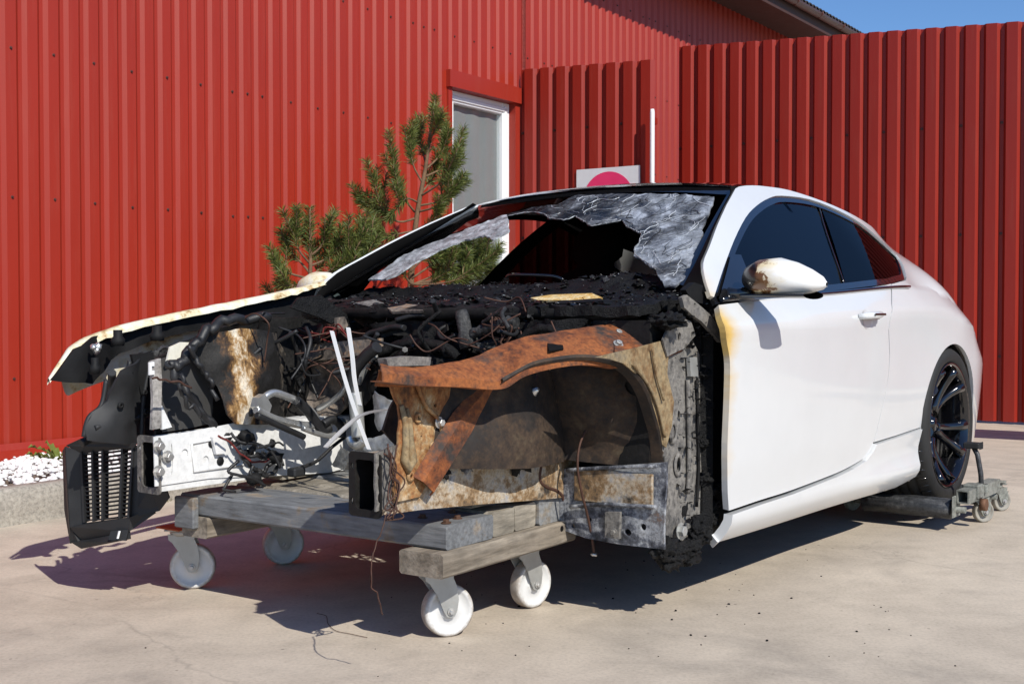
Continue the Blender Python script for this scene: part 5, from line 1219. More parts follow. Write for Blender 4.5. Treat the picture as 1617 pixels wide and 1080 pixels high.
panel('slam_ledge', xz([(2.982,-0.62,0.779),(2.901,-0.62,0.791),(2.817,-0.62,0.806),(2.792,-0.62,0.793),(2.887,-0.62,0.775),(2.911,-0.62,0.757),(2.972,-0.62,0.751)]), lambda x, z: (x, -.62+.03*fbm((x, z, 0), 20, 3), z), M['char_grey'], car, .012, .012, flip=True, edge_jag=.01)
for p, r_ in zip([(3.008,-0.72,0.798),(2.861,-0.72,0.811),(3.091,-0.72,0.713)], (.02, .022, .016)):
    mb = MB(); mb.lathe([(0, 0), (r_, 0), (r_*1.1, .02), (r_*.7, .03), (r_*.7, .05), (0, .05)], 12, Matrix.Translation(p)); mb.build('rubber_buffer', M['plastic_dk'], car)
mb = MB(); 
for i, p in enumerate([(3.072,-0.74,0.785),(3.081,-0.74,0.795),(3.066,-0.74,0.797)]): blob(mb, p, (.012, .012, .012), i, 2, .5)
mb.build('melted_clip', M['alu'], car)['kind'] = 'stuff'
# ---- front right corner: liner, hose, slatted air duct
panel('corner_liner', xz([(2.917,-0.66,0.777),(2.911,-0.66,0.688),(2.921,-0.66,0.587),(2.917,-0.66,0.502),(2.986,-0.66,0.493),(3.066,-0.66,0.498),(3.176,-0.66,0.519),(3.184,-0.66,0.554),(3.162,-0.66,0.603),(3.114,-0.66,0.631),(3.102,-0.66,0.696),(3.086,-0.66,0.727),(3.007,-0.66,0.759)]), lambda x, z: (x, -.66+.05*math.sin((x-2.9)*9)+.03*fbm((x, z, 0), 6, 3), z), M['plastic'], car, .025, .008, flip=True, rough=.010, rscale=10)
mb = MB(); mb.tube(smooth_poly([(3.071,-0.66,0.718),(3.046,-0.7,0.669),(3.058,-0.7,0.604),(3.083,-0.7,0.552),(3.119,-0.7,0.52),(3.154,-0.7,0.503)], 5), .013, 10); mb.build('drain_hose', M['plastic'], car)
mb = MB(); plate(mb, [(3.032,-0.62,0.773),(2.953,-0.62,0.779),(2.945,-0.62,0.69),(2.955,-0.62,0.571),(2.988,-0.62,0.613),(3.01,-0.62,0.693)], .012); mb.build('liner_fin', M['plastic_dk'], car)
du = empty('air_duct'); du.parent = car; du['label'] = 'black plastic air duct with rows of thin slats'
G4 = [Vector(p) for p in [(3.083,-0.8,0.463),(3.019,-0.62,0.489),(3.037,-0.62,0.27),(3.074,-0.8,0.241)]]
def gp(u, v): return (G4[0]*(1-u)+G4[1]*u)*(1-v)+(G4[3]*(1-u)+G4[2]*u)*v
gn = (G4[1]-G4[0]).cross(G4[3]-G4[0]).normalized()
if gn.y < 0: gn = -gn
for i in range(17):
    v = (i+.5)/17; mb = MB()
    pts = [gp(u, v+.012*math.sin(u*3.1)) for u in np.linspace(0, 1, 7)]
    rows = [[p+gn*.004+Vector((0, 0, .0022)), p-gn*.018+Vector((0, 0, -.0035)), p-gn*.018+Vector((0, 0, -.0065)), p+gn*.004+Vector((0, 0, -.001))] for p in pts]
    mb.loft(rows, closed=True, smooth=False); mb.build('slat', M['plastic'], du)
for u in (0., .22, .42, .80, 1.):
    mb = MB(); pts = [gp(u, v) for v in np.linspace(0, 1, 8)]
    mb.loft([[p+gn*.012+(G4[1]-G4[0]).normalized()*.004, p-gn*.016+(G4[1]-G4[0]).normalized()*.004, p-gn*.016-(G4[1]-G4[0]).normalized()*.004, p+gn*.012-(G4[1]-G4[0]).normalized()*.004] for p in pts], closed=True, smooth=False); mb.build('rib', M['plastic'], du)
def dplate(nm, pts, th=.006, mat=None): mb = MB(); plate(mb, pts, th); mb.build(nm, mat or M['plastic'], du)
dplate('cheek', [(3.118,-0.84,0.481),(3.081,-0.8,0.462),(3.072,-0.8,0.238),(3.104,-0.84,0.225)])
dplate('outer_cheek', [(3.116,-0.842,0.481),(3.089,-0.9,0.46),(3.084,-0.9,0.27),(3.09,-0.86,0.168),(3.103,-0.842,0.224)])
dplate('top_plate', [(3.115,-0.84,0.485),(3.102,-0.78,0.509),(3.052,-0.68,0.498),(3.026,-0.6,0.499),(3.026,-0.61,0.486),(3.083,-0.8,0.459)])
dplate('bottom_plate', [(3.104,-0.84,0.225),(3.072,-0.8,0.238),(3.041,-0.61,0.272),(2.991,-0.58,0.294),(2.98,-0.57,0.28),(3.039,-0.62,0.227),(3.075,-0.82,0.182)])
dplate('lower_cheek', [(3.02,-0.615,0.493),(3.012,-0.55,0.372),(2.994,-0.5,0.37),(2.98,-0.5,0.335),(2.988,-0.54,0.291),(3.032,-0.62,0.268)])
dplate('skirt', [(3.09,-0.86,0.172),(3.101,-0.845,0.224),(3.072,-0.825,0.181),(3.036,-0.625,0.226),(3.037,-0.62,0.203),(3.073,-0.68,0.19),(3.08,-0.82,0.155)], .005)
dplate('tag', [(3.077,-0.675,0.199),(3.071,-0.67,0.226),(3.042,-0.62,0.232),(3.048,-0.625,0.198)], .008, M['plastic'])
dplate('label_strip', [(3.073,-0.64,0.206),(3.066,-0.64,0.229),(3.061,-0.638,0.228),(3.068,-0.638,0.206)], .009, M['rail_white'])
# ---- pipes, hoses, looms
def wire(nm, pts, r_, mat, n=8, sub=6, jit=0., seed=0):
    sp_ = smooth_poly(pts, sub)
    if jit: sp_ = [tuple(Vector(p)+Vector((noise.noise(Vector((i*.31+seed, 0, 0))), noise.noise(Vector((i*.31, seed, 4))), noise.noise(Vector((i*.31, 7, seed)))))*jit) for i, p in enumerate(sp_)]
    mb = MB(); mb.tube(sp_, r_, n); return mb.build(nm, mat, car)
wire('coolant_pipe', [(2.783,-0.3,0.616),(2.773,-0.3,0.639),(2.737,-0.3,0.652),(2.684,-0.3,0.638),(2.636,-0.3,0.619),(2.582,-0.3,0.587),(2.554,-0.3,0.56)], .012, M['alu'], 10)
wire('coolant_pipe', [(2.817,-0.29,0.606),(2.751,-0.29,0.575),(2.673,-0.29,0.553),(2.591,-0.29,0.539),(2.53,-0.29,0.543),(2.464,-0.29,0.546),(2.435,-0.29,0.536)], .0125, M['alu'], 10)
wire('coolant_pipe', [(2.643,-0.27,0.536),(2.583,-0.27,0.515),(2.527,-0.27,0.502),(2.469,-0.27,0.51)], .009, M['alu'], 8)
mb = MB(); plate(mb, [(2.808,-0.3,0.641),(2.783,-0.3,0.651),(2.757,-0.3,0.614),(2.768,-0.3,0.585),(2.798,-0.3,0.593),(2.818,-0.3,0.614)], .03); mb.build('pipe_block', M['alu'], car)
wire('rubber_hose', [(2.66,-0.28,0.625),(2.614,-0.28,0.59),(2.573,-0.28,0.546),(2.545,-0.28,0.52),(2.517,-0.28,0.526)], .016, M['cable'], 10)
wire('rubber_hose', [(2.555,-0.27,0.541),(2.512,-0.27,0.555),(2.475,-0.27,0.531),(2.469,-0.27,0.493)], .014, M['cable'], 10)
wire('rubber_hose', [(2.84,-0.26,0.592),(2.752,-0.26,0.553),(2.679,-0.26,0.523),(2.647,-0.26,0.509)], .010, M['cable'], 8)
wire('rubber_hose', [(2.5,-0.181,0.542),(2.5,-0.175,0.604),(2.5,-0.192,0.665),(2.5,-0.18,0.716),(2.5,-0.129,0.764),(2.5,-0.079,0.794)], .020, M['cable'], 10)
wire('metal_hose', [(2.52,-0.144,0.505),(2.52,-0.15,0.566),(2.52,-0.161,0.647)], .022, M['zinc'], 12)
wire('metal_hose', [(2.52,-0.181,0.503),(2.52,-0.167,0.484),(2.52,-0.139,0.479),(2.52,-0.116,0.499)], .016, M['alu'], 10)
wire('metal_pipe', [(2.45,-0.403,0.58),(2.45,-0.349,0.601),(2.45,-0.289,0.638),(2.45,-0.265,0.67)], .010, M['alu'], 8)
wire('metal_pipe', [(2.43,-0.235,0.67),(2.43,-0.192,0.734),(2.43,-0.157,0.766)], .012, M['zinc'], 8)
wire('wiring_loom', [(2.661,-0.42,0.88),(2.766,-0.42,0.886),(2.853,-0.42,0.867),(2.902,-0.42,0.842),(2.943,-0.42,0.803),(2.986,-0.42,0.756),(3.018,-0.42,0.746),(3.036,-0.42,0.751)], .016, M['cable'], 8, 6, .02, 1)
wire('wiring_loom', [(3.032,-0.42,0.75),(3.005,-0.42,0.7),(2.963,-0.42,0.65),(2.916,-0.42,0.589),(2.856,-0.42,0.535),(2.814,-0.42,0.496),(2.774,-0.42,0.465)], [.013]*37, M['cable'], 8, 6, .02, 2)
wire('wiring_loom', [(2.985,-0.39,0.799),(2.962,-0.39,0.756),(2.927,-0.39,0.721),(2.906,-0.39,0.687),(2.896,-0.39,0.647)], .008, M['cable'], 6, 6, .02, 3)
wire('wiring_loom', [(3.02,-0.39,0.72),(3.018,-0.39,0.664),(2.986,-0.39,0.624),(2.944,-0.39,0.598)], .007, M['cable'], 6, 6, .02, 4)
wire('wiring_loom', [(2.822,-0.38,0.496),(2.789,-0.38,0.523),(2.756,-0.38,0.51),(2.746,-0.38,0.479),(2.772,-0.38,0.463),(2.807,-0.38,0.471)], .009, M['cable'], 6, 6, .015, 5)
wire('wiring_loom', [(2.81,-0.37,0.466),(2.773,-0.37,0.422),(2.734,-0.37,0.398),(2.695,-0.37,0.414),(2.665,-0.37,0.438),(2.655,-0.37,0.41),(2.695,-0.37,0.388),(2.747,-0.37,0.389)], .007, M['cable'], 6, 6, .015, 6)
wire('wiring_loom', [(2.798,-0.37,0.458),(2.734,-0.37,0.444),(2.681,-0.37,0.452),(2.641,-0.37,0.423)], .006, M['cable'], 6, 6, .015, 7)
wire('wiring_loom', [(2.768,-0.36,0.423),(2.779,-0.36,0.398),(2.764,-0.36,0.376)], .006, M['cable'], 6, 6, .01, 8)
wire('bare_wire', [(2.904,-0.36,0.527),(2.856,-0.36,0.5),(2.819,-0.36,0.465),(2.768,-0.36,0.436),(2.703,-0.36,0.43)], .0035, M['red_wire'], 5, 6, .012, 9)
wire('bare_wire', [(3.143,-0.36,0.712),(3.095,-0.36,0.706),(3.043,-0.36,0.696),(3.009,-0.36,0.679)], .0035, M['copper'], 5, 6, .01, 10)
wire('sensor_lead', [(2.637,-0.3,0.404),(2.555,-0.3,0.42),(2.483,-0.3,0.461),(2.425,-0.3,0.488)], .006, M['cable'], 6)
for i, p in enumerate([(2.798,-0.36,0.515),(2.674,-0.36,0.439),(2.764,-0.36,0.38)]):
    mb = MB(); blob(mb, p, (.026, .02, .022), i*3, 2, .6); mb.build('melted_plug', M['plastic_dk'], car)
mb = MB(); mb.box(Vector([(2.643,-0.3,0.388)][0])+Vector((-.025, -.02, -.008)), Vector([(2.643,-0.3,0.388)][0])+Vector((.025, .02, .02)), .005); mb.build('connector', M['plastic'], car)
rw = random.Random(11)
for i in range(9):
    a = [Vector(p) for p in [(2.38,0.284,0.881),(2.38,0.321,0.867),(2.38,0.346,0.848),(2.38,0.36,0.818),(2.38,0.346,0.794)]]
    wire('burnt_wire', [p+Vector((rw.uniform(-.02, .02), rw.uniform(-.035, .035), rw.uniform(-.02, .02))) for p in a], .0028, M['copper'], 5)
for i in range(7):
    a = [Vector(p) for p in [(2.42,-0.502,0.841),(2.42,-0.424,0.82),(2.42,-0.363,0.847),(2.42,-0.318,0.83)]]
    wire('burnt_wire', [p+Vector((rw.uniform(-.02, .02), rw.uniform(-.05, .05), rw.uniform(-.02, .02))) for p in a], .003, M['copper'] if i % 2 else M['red_wire'], 5)
for i in range(6):
    a = [Vector(p) for p in [(3.088,0.53,0.569),(3.079,0.53,0.515),(3.075,0.53,0.459),(3.089,0.53,0.413),(3.107,0.53,0.4)]]
    wire('burnt_wire', [p+Vector((rw.uniform(-.03, .03), rw.uniform(-.01, .02), rw.uniform(-.02, .02))) for p in a], .0022, M['copper'], 5)
wire('hanging_wire', [(3.135,0.56,0.414),(3.161,0.56,0.364),(3.184,0.56,0.326),(3.192,0.56,0.292),(3.188,0.56,0.246),(3.166,0.56,0.211),(3.153,0.56,0.17)], .0018, M['copper'], 5, 6, .008, 2)
wire('hanging_wire', [(2.285,0.6,0.702),(2.274,0.6,0.626),(2.311,0.6,0.572),(2.358,0.6,0.52),(2.371,0.6,0.456),(2.351,0.6,0.38),(2.317,0.6,0.301),(2.294,0.6,0.231),(2.283,0.6,0.188)], .004, M['copper'], 5)
mb = MB(); blob(mb, [(2.283,0.6,0.182)][0], (.010, .010, .006), 3, 2, .4); mb.build('wire_lug', M['alu'], car)
wire('brake_pipe', [(2.466,0.5,0.574),(2.429,0.5,0.547),(2.41,0.5,0.481),(2.422,0.5,0.416),(2.39,0.5,0.388),(2.332,0.5,0.368),(2.298,0.5,0.336),(2.292,0.5,0.258)], .005, M['copper'], 6)
wire('brake_pipe', [(2.46,0.5,0.574),(2.413,0.5,0.537),(2.332,0.5,0.515),(2.265,0.5,0.502)], .0045, M['zinc'], 6)
for i, (a, b) in enumerate(((0, 1), (2, 3), (4, 5))): pass
strips = ([(2.75,-0.026,0.847),(2.75,0.029,0.704),(2.75,0.08,0.594),(2.75,0.126,0.504)], [(2.72,0.012,0.857),(2.72,0.028,0.778),(2.72,0.038,0.703),(2.72,0.059,0.628)], [(2.85,0.049,0.515),(2.85,0.116,0.567),(2.85,0.191,0.614),(2.85,0.265,0.632),(2.85,0.331,0.637)])
for q in strips:
    sp_ = smooth_poly(q, 6); mb = MB()
    mb.loft([[Vector(p)+Vector((0, .0065, .001)), Vector(p)+Vector((.003, -.0065, .002)), Vector(p)+Vector((0, -.0065, -.001)), Vector(p)+Vector((-.003, .0065, -.002))] for p in sp_], closed=True, smooth=False); mb.build('white_strip', M['strip'], car)
# scraps inside the wheel arch
for i, p in enumerate([(2.737,0.5,0.546),(2.695,0.5,0.508),(2.764,0.5,0.488),(2.581,0.5,0.551),(2.521,0.5,0.491),(2.856,0.5,0.481)]):
    mb = MB(); r_ = (.03, .025, .02, .04, .05, .02)[i]; blob(mb, p, (r_, r_*.6, r_), i*3.1, 3, .9, 9); mb.build('charred_scrap', (M['ash'], M['ash'], M['bluegrey'], M['soot'], M['char'], M['soot'])[i], car)
panel('rail_inner_wall', xz([(2.838,0.44,0.431),(2.732,0.44,0.559),(2.562,0.44,0.655),(2.346,0.44,0.623),(2.212,0.44,0.497),(2.212,0.44,0.349),(2.503,0.44,0.383)]), lambda x, z: (x, .455+.02*fbm((x, z, 0), 7, 3), z), M['bluegrey'], car, .025, .006, flip=True, rough=.012, rscale=12)

# ---- flakes of ash, melted drips and a tangle of burnt wiring over cowl, dash and bay
def flakes(name, sampler, n, size, mats, seed):
    rng = random.Random(seed)
    for mi, mt in enumerate(mats):
        mb = MB()
        for i in range(n//len(mats)):
            p = Vector(sampler(rng)); r_ = size*rng.choice((.4, .6, .8, 1., 1.6)); k = rng.randint(4, 6)
            q = Vector((rng.gauss(0, .22), rng.gauss(0, .22), 1)).normalized(); u = q.orthogonal().normalized(); w = q.cross(u); a0 = rng.uniform(0, 6.28)
            st = rng.uniform(.35, 1.)
            poly = [p+(u*math.cos(a0+6.283*j/k)+w*math.sin(a0+6.283*j/k)*st)*r_*rng.uniform(.55, 1.1)+q*rng.uniform(-.15, .15)*r_ for j in range(k)]
            mb.add(poly+[v_-q*.0015 for v_ in poly], [tuple(range(k)), tuple(range(k, 2*k))[::-1]]+[(j, k+j, k+(j+1) % k, (j+1) % k) for j in range(k)])
        mb.build(name, mt, car)['kind'] = 'stuff'
M['ash_flake'] = plain('grey_ash_flake', (.13, .125, .12), .6, 0, .6, 20)
M['glass_crumb'] = plain('glass_crumb', (.30, .33, .34), .12, 0, .5, 40)
M['gloss_char'] = plain('glazed_char', (.010, .010, .011), .25, 0, .4, 20)
def on_cowl(rng):
    x, y = rng.uniform(1.98, 2.30), rng.uniform(-.70, .76); p = cowl(y, x); return (p[0], p[1], p[2]+.006)
def on_dash(rng):
    x, y = rng.uniform(1.55, 2.02), rng.uniform(-.70, .72); p = dash(y, x); return (p[0], p[1], p[2]+.005)
flakes('charred_flakes', on_cowl, 420, .014, (M['char'], M['gloss_char'], M['char_grey']), 1)
flakes('charred_flakes', on_dash, 420, .014, (M['char'], M['gloss_char'], M['char_grey']), 2)
flakes('ash_crumbs', lambda r: on_cowl(r) if r.random() < .5 else on_dash(r), 260, .005, (M['ash_flake'], M['glass_crumb']), 3)
def cowl_front(rng):
    y = rng.uniform(-.62, .70); return (2.27+rng.uniform(0, .05), y, .885-abs(rng.gauss(0, .04)))
flakes('charred_flakes', cowl_front, 260, .010, (M['char'], M['gloss_char']), 4)
def pillar_gap(rng): return (rng.uniform(2.02, 2.17), rng.uniform(.80, .85), rng.uniform(.25, .95))
flakes('charred_flakes', pillar_gap, 160, .012, (M['char'], M['gloss_char']), 5)
def bay(rng): return (rng.uniform(2.22, 2.30), rng.uniform(-.45, .42), rng.uniform(.60, .84))
flakes('charred_flakes', bay, 500, .012, (M['char'], M['soot']), 6)
rt = random.Random(77)
def tangle(n, lo, hi, rmin, rmax, mats, span=.22):
    for i in range(n):
        p = Vector([rt.uniform(a, b) for a, b in zip(lo, hi)]); pts = [p]
        d = Vector((rt.uniform(-.5, .5), rt.uniform(-1, 1), rt.uniform(-.5, .3))).normalized()
        for k in range(4):
            d = (d+Vector((rt.gauss(0, .5), rt.gauss(0, .5), rt.gauss(0, .45)-.12))).normalized(); q = pts[-1]+d*span*rt.uniform(.2, .4)
            pts.append(Vector([min(max(c, a-.04), b+.04) for c, a, b in zip(q, lo, hi)]))
        mb = MB(); mt = rt.choice(mats); mb.tube(smooth_poly(pts, 5), rt.uniform(rmin, rmax) if mt is not M['copper'] else .0025, 6); mb.build('burnt_cable', mt, car)
tangle(34, (2.30, -.42, .66), (2.48, .36, .90), .003, .011, (M['cable'], M['cable'], M['char'], M['copper']))
tangle(16, (2.45, -.46, .62), (2.75, -.36, .86), .003, .008, (M['cable'], M['cable'], M['copper']))
tangle(10, (2.32, .10, .80), (2.45, .55, .91), .004, .010, (M['char'], M['char_grey'], M['copper']))
tangle(7, (2.65, -.40, .40), (2.85, -.34, .54), .003, .006, (M['cable'], M['cable'], M['cable']), .16)
# pressed ribs, seams and spot welds on the bare sheet metal
mb = MB()
for q in ([(2.99,0.52,0.731),(2.949,0.52,0.664),(2.904,0.52,0.628),(2.879,0.52,0.576)], [(2.827,0.52,0.724),(2.774,0.52,0.691),(2.742,0.52,0.651)]): mb.tube(smooth_poly(q, 5), .006, 6)
mb.build('pressed_rib', M['rust_tan'], ap)['kind'] = 'stuff'
mb = MB()
for a_, b_ in (([(2.264,0.822,0.527)][0], [(2.263,0.822,0.252)][0]),):
    for i in range(11):
        p = Vector(a_).lerp(Vector(b_), i/10); mb.lathe([(.0055, 0), (.004, .0018), (0, .001)], 8, Matrix.Translation(p) @ Matrix.Rotation(R(-90), 4, 'X'))
mb.build('spot_welds', M['rust_dark'], car)['kind'] = 'stuff'
mb = MB(); mb.tube(smooth_poly([(2.444,0.834,0.761),(2.37,0.834,0.705),(2.314,0.834,0.64),(2.271,0.834,0.546)], 5), .005, 6); mb.tube(smooth_poly([(2.343,0.834,0.802),(2.321,0.834,0.73),(2.278,0.834,0.652)], 5), .004, 6); mb.build('pressed_fold', M['fan'], hp_)['kind'] = 'stuff'
mb = MB(); mb.tube(smooth_poly([(2.12,0.824,0.703),(2.115,0.824,0.589),(2.111,0.824,0.476),(2.118,0.824,0.363)], 4), .007, 6); mb.tube(smooth_poly([(2.253,0.824,0.489),(2.252,0.824,0.379),(2.255,0.824,0.288)], 4), .005, 6); mb.build('pressed_bead', M['ash'], hp_)['kind'] = 'stuff'
mb = MB(); mb.tube(smooth_poly([(2.315,0.535,0.322),(2.315,0.647,0.341),(2.315,0.756,0.347),(2.315,0.831,0.351)], 4), .006, 6); mb.tube(smooth_poly([(2.315,0.523,0.431),(2.315,0.669,0.45),(2.315,0.831,0.467)], 4), .006, 6); mb.build('toe_seam', M['bluegrey'], car)['kind'] = 'stuff'

# folds and clips of the corner liner
for i, q in enumerate(([(2.957,-0.615,0.751),(2.977,-0.615,0.692),(2.991,-0.615,0.614),(2.997,-0.615,0.515)], [(3.028,-0.63,0.753),(3.04,-0.63,0.675),(3.072,-0.63,0.598),(3.13,-0.63,0.529)], [(3.105,-0.64,0.697),(3.123,-0.64,0.62),(3.167,-0.64,0.585),(3.184,-0.64,0.529)], [(2.95,-0.62,0.591),(3.013,-0.62,0.575),(3.079,-0.62,0.572),(3.159,-0.62,0.555)])):
    mb = MB(); mb.tube(smooth_poly(q, 5), .008, 6); mb.build('liner_fold', M['plastic'], car)
for i, p in enumerate([(2.997,-0.6,0.654),(2.993,-0.6,0.595),(3.049,-0.6,0.715),(3.084,-0.6,0.62)]):
    mb = MB(); mb.lathe([(.010, 0), (.010, .006), (.004, .008), (.003, .0)], 10, Matrix.Translation(p) @ Matrix.Rotation(R(-90), 4, 'X')); mb.build('liner_clip', M['plastic_dk'], car)

# front edge of the cowl: a folded sheet with a void below, and crumpled sheets in the bay
mb = MB(); rows = []
for y in np.linspace(-.66, .74, 60):
    w = .006*fbm((y, 0, 3), 7, 4)+.004*noise.noise(Vector((y*40, 0, 0))); x = 2.335-.06*(y/.7)**2
    rows.append([(x-.05, y, .926+w), (x, y, .918+w), (x+.006, y, .912+w), (x+.002, y, .888+w*1.8), (x-.004, y, .885+w*1.8), (x-.05, y, .880)])
mb.loft(rows); o = mb.build('cowl_channel', M['soot'], car)
def crumple(o_, x0, mt, seed, amp=.03):
    panel('crumpled_sheet', o_, lambda y, z: (x0+amp*fbm((y, z, seed), 7, 4)+.3*amp*abs(fbm((y, z, seed+3), 17, 3)), y, z), M[mt], car, .014, .004, rough=.006, rscale=30, edge_jag=.012, seed=seed)
crumple(yz([(2.36,-0.172,0.789),(2.36,-0.087,0.828),(2.36,0.049,0.845),(2.36,0.154,0.81),(2.36,0.141,0.76),(2.36,-0.005,0.737),(2.36,-0.144,0.727)]), 2.36, 'char', 1, .04)
crumple(yz([(2.33,-0.259,0.864),(2.33,-0.087,0.877),(2.33,0.05,0.874),(2.33,0.082,0.845),(2.33,-0.059,0.827),(2.33,-0.23,0.826)]), 2.33, 'soot', 4, .03)
crumple(yz([(2.34,0.315,0.867),(2.34,0.459,0.881),(2.34,0.607,0.881),(2.34,0.585,0.853),(2.34,0.435,0.833),(2.34,0.339,0.836)]), 2.34, 'char', 6, .03)
crumple(yz([(2.4,-0.279,0.788),(2.4,-0.163,0.796),(2.4,-0.129,0.735),(2.4,-0.164,0.651),(2.4,-0.245,0.595),(2.4,-0.28,0.678)]), 2.40, 'soot', 8, .03)
crumple(yz([(2.38,-0.743,0.843),(2.38,-0.577,0.878),(2.38,-0.42,0.857),(2.38,-0.389,0.803),(2.38,-0.546,0.79),(2.38,-0.676,0.754)]), 2.42, 'char', 9, .03)
mb = MB(); mb.lathe([(.0, .05), (.018, .05), (.022, .03), (.022, -.02), (.028, -.03), (.028, -.07), (0, -.07)], 16, Matrix.Translation([(2.38,0.179,0.861)][0]) @ Matrix.Rotation(R(15), 4, 'X')); mb.build('burnt_fitting', M['char_grey'], car)
wire('corrugated_hose', [(2.38,0.191,0.831),(2.38,0.247,0.847),(2.38,0.309,0.861),(2.38,0.346,0.875),(2.38,0.382,0.871)], [.016+.003*math.sin(i*2.4) for i in range(25)], M['char_grey'], 10)
wire('charred_hose', [(2.4,-0.163,0.765),(2.4,-0.079,0.798),(2.4,0.017,0.809),(2.4,0.11,0.795),(2.4,0.162,0.772)], .016, M['char'], 10, 6, .012, 3)
wire('charred_hose', [(2.38,0.394,0.824),(2.38,0.453,0.849),(2.38,0.511,0.853),(2.38,0.556,0.839)], .014, M['char'], 10, 6, .010, 5)
wire('charred_hose', [(2.36,-0.567,0.755),(2.36,-0.441,0.776),(2.36,-0.319,0.804),(2.36,-0.23,0.837),(2.36,-0.087,0.859)], .010, M['cable'], 8, 6, .010, 7)

# folded lip of the wheel arch, running from the upper rail down into the pillar
lip = smooth_poly([(2.822,0.665,0.728),(2.782,0.68,0.747),(2.732,0.7,0.769),(2.645,0.72,0.78),(2.576,0.745,0.784),(2.513,0.775,0.777),(2.455,0.8,0.762),(2.415,0.82,0.733),(2.373,0.828,0.686),(2.332,0.828,0.622),(2.296,0.828,0.548),(2.281,0.826,0.455)], 5)
mb = MB(); mb.loft([[Vector(p)+Vector(d_) for d_ in ((0, .006, .006), (0, .009, -.002), (0, .002, -.010), (0, -.030, -.012), (0, -.030, -.006), (0, -.002, -.002))] for p in lip], closed=True, smooth=False)
mb.build('arch_lip', M['rust_dark'], ur)
# streaks of ash on the pillar's rear edge and seam sealer lines
mb = MB(); mb.tube(smooth_poly([(2.062,0.822,0.7),(2.053,0.822,0.585),(2.048,0.822,0.431),(2.059,0.822,0.317)], 5), .005, 6); mb.build('pillar_seam', M['soot'], hp_)


# ================================================================== timber trolley under the front of the car
def car_world(x, y, z=0.):
    c, s_ = math.cos(CANG), math.sin(CANG); return (CO.x+x*c-y*s_, CO.y+x*s_+y*c, z)
def caster(parent, loc, rot, wr, ww, H, trail, mats, top=True, plate_w=.10):
    """swivel caster: plate, fork, wheel (> tread, hub bolt); loc = swivel point on the plate's underside level"""
    o = empty('caster', loc, rot); o.parent = parent
    wm, fm, pm = mats
    W_ = Matrix.Translation((trail, 0, wr-H)) @ Matrix.Rotation(R(90), 4, 'X')
    mb = MB(); mb.lathe([(.0, -ww*.36), (wr*.30, -ww*.40), (wr*.34, -ww*.28), (wr*.72, -ww*.24), (wr*.80, -ww*.40), (wr*.90, -ww*.5), (wr*.985, -ww*.40), (wr, -ww*.2), (wr, ww*.2), (wr*.985, ww*.40), (wr*.90, ww*.5), (wr*.80, ww*.40), (wr*.72, ww*.24), (wr*.34, ww*.28), (wr*.30, ww*.40), (0, ww*.36)], 48, W_)
    mb.build('caster_wheel', wm, o)
    mb = MB(); mb.box((-plate_w/2, -plate_w*.42, -.006), (plate_w/2, plate_w*.42, 0), .002); mb.build('top_plate', pm, o)
    mb = MB(); mb.lathe([(0, -.006), (plate_w*.36, -.006), (plate_w*.38, -.016), (plate_w*.30, -.026), (0, -.026)], 24); mb.build('swivel_race', fm, o)
    zc = wr-H
    for s_ in (-1, 1):
        y0 = s_*(ww*.5+.005)
        q = [(-.040, -.018), (.046, -.018), (.044, -.034), (.034+trail*.55, zc*.45), (trail+.024, zc*.75), (trail+.019, zc), (trail+.012, zc-.014), (trail, zc-.018), (trail-.012, zc-.014), (trail-.020, zc), (-.004, zc*.62), (-.026, zc*.36), (-.038, -.036)]
        Mx = Matrix(((1, 0, 0, 0), (0, 0, 1, y0-.002), (0, 1, 0, 0), (0, 0, 0, 1)))
        mb = MB(); mb.prism(q, 0, .004, Mx); mb.build('fork_leg', fm, o)
    mb = MB(); mb.box((-.032, -(ww*.5+.008), -.024), (.036, ww*.5+.008, -.018), .002); mb.build('fork_bridge', fm, o)
    mb = MB()
    for s_ in (-1, 1): mb.bolt((trail, s_*(ww*.5+.009), zc), (0, s_, 0), .007, .008)
    mb.tube([(trail, -(ww*.5+.01), zc), (trail, ww*.5+.01, zc)], .005, 8); mb.build('axle', M['steel'], o)
    return o
CR = CANG+R(2.8)
cart = empty('timber_trolley', car_world(2.585, -.03), CR); tag(cart, 'low trolley of weathered grey timber on four white casters under the burnt car front', 'trolley')
rg = random.Random(21)
def plank(nm, x0, x1, y0, y1, z0, z1, mat, ax='y', seed=0):
    """worn board: long edges nicked by noise"""
    mb = MB(); n = 26; c = .006; rows = []
    for i in range(n+1):
        t_ = i/n
        if ax == 'y': L_ = y0+(y1-y0)*t_
        else: L_ = x0+(x1-x0)*t_
        w = lambda k, a=.004: a*noise.noise(Vector((L_*9, k*3.1, seed*1.7)))
        nick = .010*max(0, noise.noise(Vector((L_*13, 5, seed)))-.35)
        a0, a1 = (x0, x1) if ax == 'y' else (y0, y1)
        sec = [(a0+c, z0), (a1-c, z0), (a1, z0+c), (a1+w(1), z1-c-nick), (a1-c-nick+w(2, .003), z1+w(3, .002)), ((a0+a1)/2, z1+w(6, .003)), (a0+c+nick, z1+w(4, .002)), (a0+w(5), z1-c-nick), (a0, z0+c)]
        rows.append([(p, L_, z) if ax == 'y' else (L_, p, z) for p, z in sec])
    mb.loft(rows, closed=True, smooth=False); m = len(rows[0])
    mb.add(rows[0], [tuple(range(m))]); mb.add(rows[-1], [tuple(range(m))[::-1]])
    return mb.build(nm, mat, cart)
plank('plank', .086, .302, -.52, .528, .2735, .339, M['wood_side'], 'y', 1)
plank('plank', -.028, .080, -.51, .522, .2735, .343, M['wood_raw2'], 'y', 2)
plank('plank', -.142, -.034, -.515, .519, .2735, .345, M['wood_raw2'], 'y', 3)
